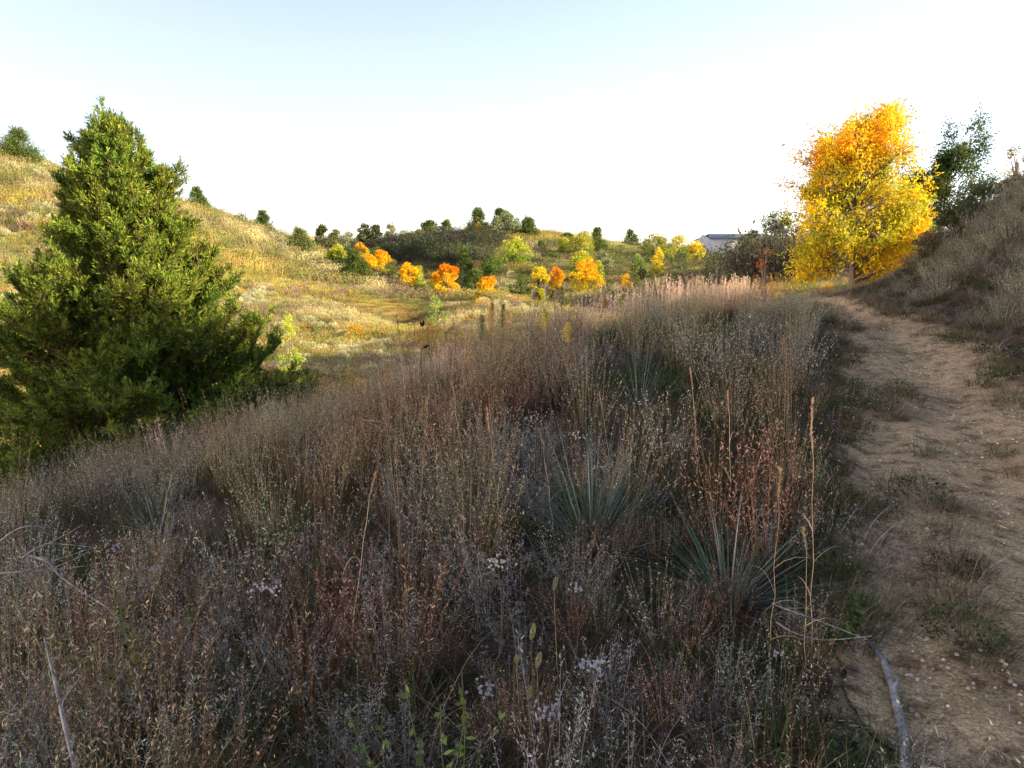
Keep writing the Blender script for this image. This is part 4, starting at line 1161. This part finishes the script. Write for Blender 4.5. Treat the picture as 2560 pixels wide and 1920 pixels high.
# ---------------------------------------------------------------- dead wood
def polyline3(pxs, lift=0.0, Y=None):
    out = []
    for q in pxs:
        if len(q) == 3: out.append(at(*q))
        else:
            X, Yy, Z = hit(*q); out.append((X, Yy, Z + lift))
    return np.array(out)
def smooth(P, k=5):
    t = np.linspace(0, len(P) - 1, (len(P) - 1) * k + 1); i = np.clip(t.astype(int), 0, len(P) - 2); f = (t - i)[:, None]
    Pm = np.concatenate([[2 * P[0] - P[1]], P, [2 * P[-1] - P[-2]]])
    a, b, c, d = Pm[i], Pm[i + 1], Pm[i + 2], Pm[i + 3]
    return .5 * (2 * b + (c - a) * f + (2 * a - 5 * b + 4 * c - d) * f ** 2 + (3 * b - a - 3 * c + d) * f ** 3)
reseed(31)
P = polyline3([(870, 652), (880, 668), (889, 692), (896, 716), (902, 742), (904, 768), (905, 800)], .034)
P = smooth(P); P[:, 2] += np.sin(np.linspace(0, 6, len(P))) * .004
P = P + RNG.normal(0, .0022, P.shape)
g = Geo(); tube(g, P, np.linspace(.013, .019, len(P)) * (1 + RNG.normal(0, .06, len(P))), (.5, .5, .5), 10)
for k, sx in ((6, -1), (12, 1), (19, -1), (26, 1)):
    tube(g, np.array([P[k], P[k] + vec(.012 * sx, 0, .022), P[k] + vec(.03 * sx, .01, .04)]), [.011, .008, .004], (.5, .5, .5), 7)
tag(g.obj("dead_branch", M_DEAD, smooth=True), "curved grey dead branch lying along the path's left edge", "branch")
def dead_stem(pxs, r0, r1, label, twigs=()):
    P = smooth(polyline3(pxs), 4); g = Geo(); tube(g, P, np.linspace(r0, r1, len(P)), (.5, .5, .5), 6)
    for (i, dv, L) in twigs:
        B = curve_pts(P[i], dv, L, 4, wob=.1); tube(g, B, np.linspace(r1 * 1.1, r1 * .5, 5), (.5, .5, .5), 4)
    tag(g.obj("dead_twig", M_DEAD, smooth=True), label, "dead twig", "dead twigs in the grass")
dead_stem([(76, 768, 2.05), (66, 730, 2.1), (57, 690, 2.15), (50, 662, 2.2), (44, 637, 2.2)], .008, .002, "upright pale dead stem rising beside the corner yucca", ((6, (.4, 0, .8), .12),))
dead_stem([(22, 558, 3.2), (40, 546, 3.2), (60, 544, 3.25), (100, 548, 3.3)], .004, .0015, "upper arching pale twig at the left edge", ((4, (.7, 0, .2), .25),))
dead_stem([(-8, 574, 3.0), (20, 572, 3.0), (50, 570, 3.05), (85, 566, 3.1)], .004, .0015, "lowest straight pale twig at the left edge", ((5, (.7, 0, .4), .3), (7, (.7, 0, .1), .2)))
dead_stem([(30, 556, 3.0), (48, 562, 3.0), (60, 576, 3.0), (82, 592, 3.0), (112, 612, 3.0), (128, 640, 3.0)], .005, .002, "pale twig bending down to the right below the arching twig", ((8, (.3, 0, -.6), .15),))
dead_stem([(-5, 545, 3.4), (15, 530, 3.4), (32, 526, 3.4), (50, 528, 3.5)], .004, .0015, "short pale twig curving at the far left edge")
dead_stem([(362, 420, 6.0), (380, 422, 6.0), (400, 429, 6.1)], .006, .003, "single pale straw twig lying on top of the grass", ())
dead_stem([(775, 605, 3.0), (800, 614, 3.0), (830, 625, 3.0), (868, 640, 3.0)], .0035, .0015, "upper pale straw stem reaching from the grass to the path", ())
dead_stem([(776, 622, 3.0), (795, 633, 3.0), (825, 640, 3.0), (872, 636, 3.0)], .0035, .0015, "lower drooping straw stem reaching to the path", ())

# ---------------------------------------------------------------- tall grass stems that stand out
def stalk(u_top, v_top, u_base, Y, label, seed, plume=.2, kind='plain', col=(.52, .40, .26), r=.003, pcol=(.50, .34, .20)):
    reseed(seed)
    top = np.array(at(u_top, v_top, Y)); bx = at(u_base, 400, Y)[0]; base = vec(bx, Y, gz1(bx, Y) - .02)
    o = thing("weed_stalk" if kind != 'plain' else "grass_stalk", label, "weed" if kind != 'plain' else "grass stem", tuple(base), "single stems standing above the grass")
    t = np.linspace(0, 1, 9)[:, None]; L = top - base
    P = L * t + vec(L[0], 0, 0) * ((t ** 2 - t) * .35); P += RNG.normal(0, .004, P.shape) * (t > 0)
    g = Geo(); tube(g, P, np.linspace(r, r * .4, 9), jit(col, 1, .1), 5)
    h = np.linalg.norm(L)
    blades(g, P[1:5], U(0, 6.28, 4), U(.3, .8, 4), U(.15, .35, 4), .006, col, col, 6, U(1, 2.2, 4), .05)
    g.obj("stem", M_GRASS, o)
    g = Geo()
    if kind == 'plain':
        m = 160; q, d = interp_path(P, U(1 - plume, 1, m))
        leaves(g, q, d + RNG.normal(0, .28, (m, 3)), U(.010, .024, m), U(.0025, .005, m), jit(pcol, m, .25)); g.obj("seed_head", M_GRASS, o)
    elif kind == 'gold':
        m = 620; s = 1 - plume * U(0, 1, m) ** 1.3; q, d = interp_path(P, s); b = RNG.integers(0, 16, m); ba = b * 2.4; w = np.sin(np.clip((1 - s) / plume, 0, 1) * math.pi * .8 + .15) * .05 * (.5 + (b % 5) * .2)
        off = np.stack([np.cos(ba), np.sin(ba), U(.1, .5, m)], 1) + RNG.normal(0, .12, (m, 3))
        leaves(g, q + unit(off) * (w * U(0, 1, m))[:, None], unit(off) * .5 + vec(0, 0, .9), U(.012, .035, m), U(.004, .009, m), jit(pcol, m, .25)); g.obj("seed_head", M_LEAF, o)
    elif kind == 'mullein':
        m = 500; s = U(1 - plume, 1, m); q, d = interp_path(P, s); off = RNG.normal(0, 1, (m, 3)) * vec(1, 1, .2)
        leaves(g, q + unit(off) * .006, unit(off) + vec(0, 0, .9), U(.012, .022, m), U(.006, .010, m), jit(pcol, m, .2)); g.obj("seed_head", M_GRASS, o)
    elif kind == 'pod':
        def pod(c, d, L, R):
            g = Geo()
            d = unit(np.array(d, float)); tt = np.linspace(0, 1, 7)
            tube(g, c + d * (tt * L)[:, None], R * np.sin(tt * math.pi * .93 + .08) + .0012, (.035, .025, .02), 8); g.obj("seed_pod", M_GRASS, o)
        pod(P[-1], (.15, 0, 1), .075, .014); pod(P[-1], (-.45, 0, 1), .06, .012); pod(P[-3], (.8, 0, .5), .07, .012)
    return o
S = stalk
S(534, 289, 526, 9.0, "tallest pale mullein stem, curving left, before the dark bush", 701, .12, 'mullein', (.60, .50, .40), .007, (.62, .52, .42))
S(547, 285, 544, 9.2, "middle of three tall pale mullein stems on the crest", 702, .14, 'mullein', (.60, .50, .40), .0065, (.62, .52, .42))
S(556, 292, 556, 9.6, "rightmost and shortest of three tall pale mullein stems on the crest", 703, .12, 'mullein', (.5, .42, .34), .006, (.55, .46, .38))
S(545, 310, 545, 8.0, "bright yellow goldenrod plume under the middle mullein stem", 704, .26, 'gold', (.34, .28, .12), .004, (.62, .50, .10))
S(568, 324, 567, 7.6, "yellow goldenrod plume lower right of the three mullein stems", 705, .26, 'gold', (.40, .28, .12), .004, (.62, .48, .10))
S(492, 304, 487, 8.5, "orange brown feathery plume left of the mullein stems", 706, .34, 'gold', (.34, .24, .12), .004, (.50, .32, .12))
S(482, 316, 480, 8.8, "olive plume just left of the orange brown plume", 707, .3, 'gold', (.28, .24, .12), .004, (.26, .24, .10))
S(503, 306, 498, 8.7, "green brown plume just right of the orange brown plume", 708, .28, 'gold', (.28, .24, .12), .004, (.30, .27, .10))
S(562, 287, 560, 10.5, "olive feathery plume right of the mullein stems", 709, .3, 'gold', (.28, .24, .12), .004, (.32, .30, .14))
S(622, 296, 618, 10.5, "green yellow plume among pink grass tips on the crest", 710, .24, 'gold', (.3, .3, .12), .004, (.40, .44, .12))
S(605, 300, 603, 10, "rusty orange plume on the crest left of the green yellow plume", 711, .2, 'gold', (.36, .24, .12), .004, (.50, .30, .12))
S(423, 327, 421, 8.2, "dark milkweed stem with black split pods before the sunlit valley", 712, .1, 'pod', (.06, .045, .03), .004)
S(398, 338, 408, 7.4, "pale straight stem catching sun left of the milkweed pods", 713, .2, 'plain', (.66, .5, .34), .0045)
S(457, 318, 448, 7.2, "bent rusty stem right of the milkweed pods", 714, .35, 'plain', (.55, .34, .2), .0045, (.6, .34, .2))
S(466, 330, 462, 7.4, "short rusty stem beside the bent rusty stem", 715, .4, 'plain', (.55, .34, .2), .004, (.6, .34, .2))
S(375, 475, 344, 3.6, "long pale straw leaning right over the middle left grass", 716, .16, 'plain', (.62, .54, .40), .0026)
S(812, 400, 826, 3.3, "tall rust coloured grass stem nearest the path", 717, .2, 'plain', (.40, .27, .16), .0026)
S(780, 470, 783, 3.2, "tall tan stem left of the rust coloured stem near the path", 718, .14, 'plain', (.40, .30, .17), .0022)
S(804, 530, 822, 3.1, "shorter tan stem crossing behind the rust coloured stem", 719, .14, 'plain', (.38, .28, .16), .0022)
S(600, 392, 612, 5.6, "tall straw stem leaning left above the big yucca", 720, .2, 'plain', (.52, .42, .28), .0032)
S(540, 430, 556, 4.6, "long straw stem leaning left just left of the big yucca", 721, .18, 'plain', (.52, .42, .26), .0032)
S(452, 380, 466, 5.4, "straw stem leaning left in the middle of the slope", 722, .2, 'plain', (.52, .42, .26), .0032)
S(487, 410, 500, 4.6, "long straw stem right of the reddish grass clump", 723, .14, 'plain', (.5, .38, .24), .003)
S(690, 370, 700, 5.8, "tall tan stem standing alone in the upper right grass", 724, .22, 'plain', (.5, .4, .26), .0032)
S(728, 392, 734, 5.2, "tan stem left of the path's bend", 725, .2, 'plain', (.5, .38, .24), .003)

# ---------------------------------------------------------------- asters, foxtails, leafy weed
def flower_head(g, c, r, n, col):
    for k in range(n):
        q = c + RNG.normal(0, 1, 3) * vec(r, r, r * .45); m = 26
        d = unit(RNG.normal(0, 1, (m, 3)) + vec(0, 0, .7))
        leaves(g, np.repeat(q[None], m, 0), d, U(.005, .009, m), U(.002, .004, m), jit(col, m, .15))
def aster(u, v, Y, label, seed, r=.035, n=12, col=(.66, .64, .55), tilt=0.0, cat="wild aster"):
    reseed(seed); top = np.array(at(u, v, Y)); bx = top[0] - tilt; base = vec(bx, Y, gz1(bx, Y))
    o = thing("aster", label, cat, tuple(base), "pale seed heads in the dark grass"); L = top - base
    g = Geo(); t = np.linspace(0, 1, 6)[:, None]; P = L * t + vec(.02, 0, 0) * np.sin(t * 3)
    tube(g, P, np.linspace(.003, .0015, 6), (.16, .13, .09), 5)
    for k in range(6):
        B = curve_pts(P[4], RNG.normal(0, .6, 3) + vec(0, 0, .7), r * 1.6, 3); tube(g, B, [.0015, .0013, .001, .0008], (.16, .13, .09), 4)
    g.obj("stem", M_GRASS, o); g = Geo(); flower_head(g, L, r * .8, int(n * 1.4), col); g.obj("flower_head", M_GRASS, o)
aster(497, 563, 3.2, "roundest cream aster head in the dark centre of the slope", 801, .033, 22, (.72, .70, .58))
aster(262, 590, 3.0, "largest pale mauve fluffy seed head, bent left", 802, .036, 20, (.56, .53, .56), .10)
aster(278, 582, 3.1, "small pale seed head above the bent fluffy one", 803, .010, 5, (.60, .57, .58), -.1)
aster(156, 568, 3.4, "small pale seed head right of the pale green plume", 804, .024, 8, (.5, .5, .54))
aster(112, 548, 3.5, "mauve seed head touching the pale green plume", 805, .026, 9, (.45, .43, .48))
aster(535, 419, 5.6, "left of two cream aster heads above the big yucca", 806, .05, 16, (.58, .56, .45))
aster(577, 435, 5.4, "right of two cream aster heads above the big yucca", 807, .05, 16, (.56, .54, .46))
aster(275, 424, 8.4, "faint grey aster head in front of the big cedar's lower right edge", 808, .07, 14, (.45, .45, .42))
aster(782, 655, 2.9, "small white seed head low near the path's left edge", 809, .018, 6, (.66, .64, .66))
aster(574, 588, 3.1, "drooping white seed spike right of the cream aster head", 810, .022, 8, (.60, .58, .64))
aster(485, 690, 2.5, "pale blue grey leafy tip at the bottom centre", 811, .030, 16, (.48, .50, .54))
aster(590, 665, 2.6, "frosty sage tip in the lower middle, right of the dark hollow", 812, .032, 24, (.42, .45, .48))
aster(545, 712, 2.4, "low frosty sage spray under the dark hollow", 813, .035, 26, (.46, .48, .50))
def foxtail(u, v, Y, label, seed, L=.05):
    reseed(seed); top = np.array(at(u, v, Y)); base = vec(top[0] + .02, Y, gz1(top[0], Y)); o = thing("foxtail", label, "foxtail grass", tuple(base), "soft foxtail heads in the dark hollow")
    h = top - base; g = Geo(); P = h * np.linspace(0, 1, 6)[:, None]; tube(g, P, [.0016] * 5 + [.001], (.22, .2, .1), 4); g.obj("stem", M_GRASS, o)
    m = 420; s = U(0, 1, m); off = RNG.normal(0, 1, (m, 3)) * vec(1, 1, .3); ax = unit(vec(.2, 0, 1)); g = Geo()
    leaves(g, h + ax * (s * L)[:, None] + unit(off) * (.006 * np.sin(s * 2.7 + .3))[:, None], unit(off) + ax * 1.6, U(.006, .012, m), .0016, jit((.30, .30, .15), m, .2)); g.obj("seed_head", M_GRASS, o)
foxtail(554, 590, 3.0, "uppermost foxtail head right of the cream aster", 821)
foxtail(516, 664, 2.7, "foxtail head on a long thin stem left of the dark hollow", 822, .03)
foxtail(531, 640, 2.6, "second foxtail head at the upper left of the dark hollow", 823, .055)
foxtail(537, 668, 2.5, "third foxtail head directly below the second one", 824, .05)
foxtail(528, 700, 2.4, "lowest foxtail head beside the frosty sage", 825, .04)
def leafy_weed(u, v, Y, label, seed, n=60, h=.28, col=(.15, .22, .06), nm="leafy_weed"):
    reseed(seed); X, Yy, Z = at(u, v, Y); Z = gz1(X, Y)
    o = thing(nm, label, "weed", (X, Y, Z), "green weeds low in the grass"); g = Geo(); w = Geo()
    for k in range(5):
        P = curve_pts((0, 0, 0), RNG.normal(0, .35, 3) + vec(0, 0, 1), h * U(.7, 1.2), 5, wob=.1); tube(w, P, np.linspace(.003, .0012, 6), (.14, .16, .07), 4)
        m = n // 5; q, d = interp_path(P, U(.25, 1, m)); dd = RNG.normal(0, .7, (m, 3)) + vec(0, -.2, .1)
        leaves(g, q, dd, U(.025, .05, m), U(.015, .028, m), jit(col, m, .25))
    w.obj("stem", M_GRASS, o); g.obj("leaves", M_LEAF, o)
leafy_weed(452, 745, 2.25, "bright green leafy weed at the bottom centre edge", 831, 60, .42)
leafy_weed(392, 748, 2.25, "smaller green weed left of the bright leafy weed at the bottom", 832, 45, .36, (.14, .22, .07))
leafy_weed(130, 560, 3.3, "pale yellow green plume plant on the left slope", 833, 240, .55, (.14, .155, .06))
leafy_weed(258, 512, 4.4, "low patch of green weed on the left part of the slope", 834, 500, .50, (.05, .085, .025))
leafy_weed(850, 590, 3.4, "dark green grassy weed spilling onto the path's left edge", 835, 300, .26, (.07, .11, .035))
leafy_weed(762, 395, 7.6, "dark green weed at the path's left edge near the bend", 836, 360, .42, (.06, .10, .035))

reseed(900)
q = at(781, 146, 21); g = Geo()
t = np.linspace(0, 1, 5)[:, None]; c = vec(.11, 0, .05) * t; w = np.sin(t * math.pi * .9 + .15) * .028
a = c + w * vec(.3, .3, 1); b = c - w * vec(.3, .3, 1); v = np.concatenate([a, c + vec(0, .012, 0), b])
f = [[i, i + 1, 6 + i, 5 + i] for i in range(4)] + [[5 + i, 6 + i, 11 + i, 10 + i] for i in range(4)]
g.add(v, f, (.20, .11, .05)); tag(g.obj("falling_leaf", M_LEAF, loc=q), "single loose brown leaf in the air left of the tall yellow tree", "leaf")
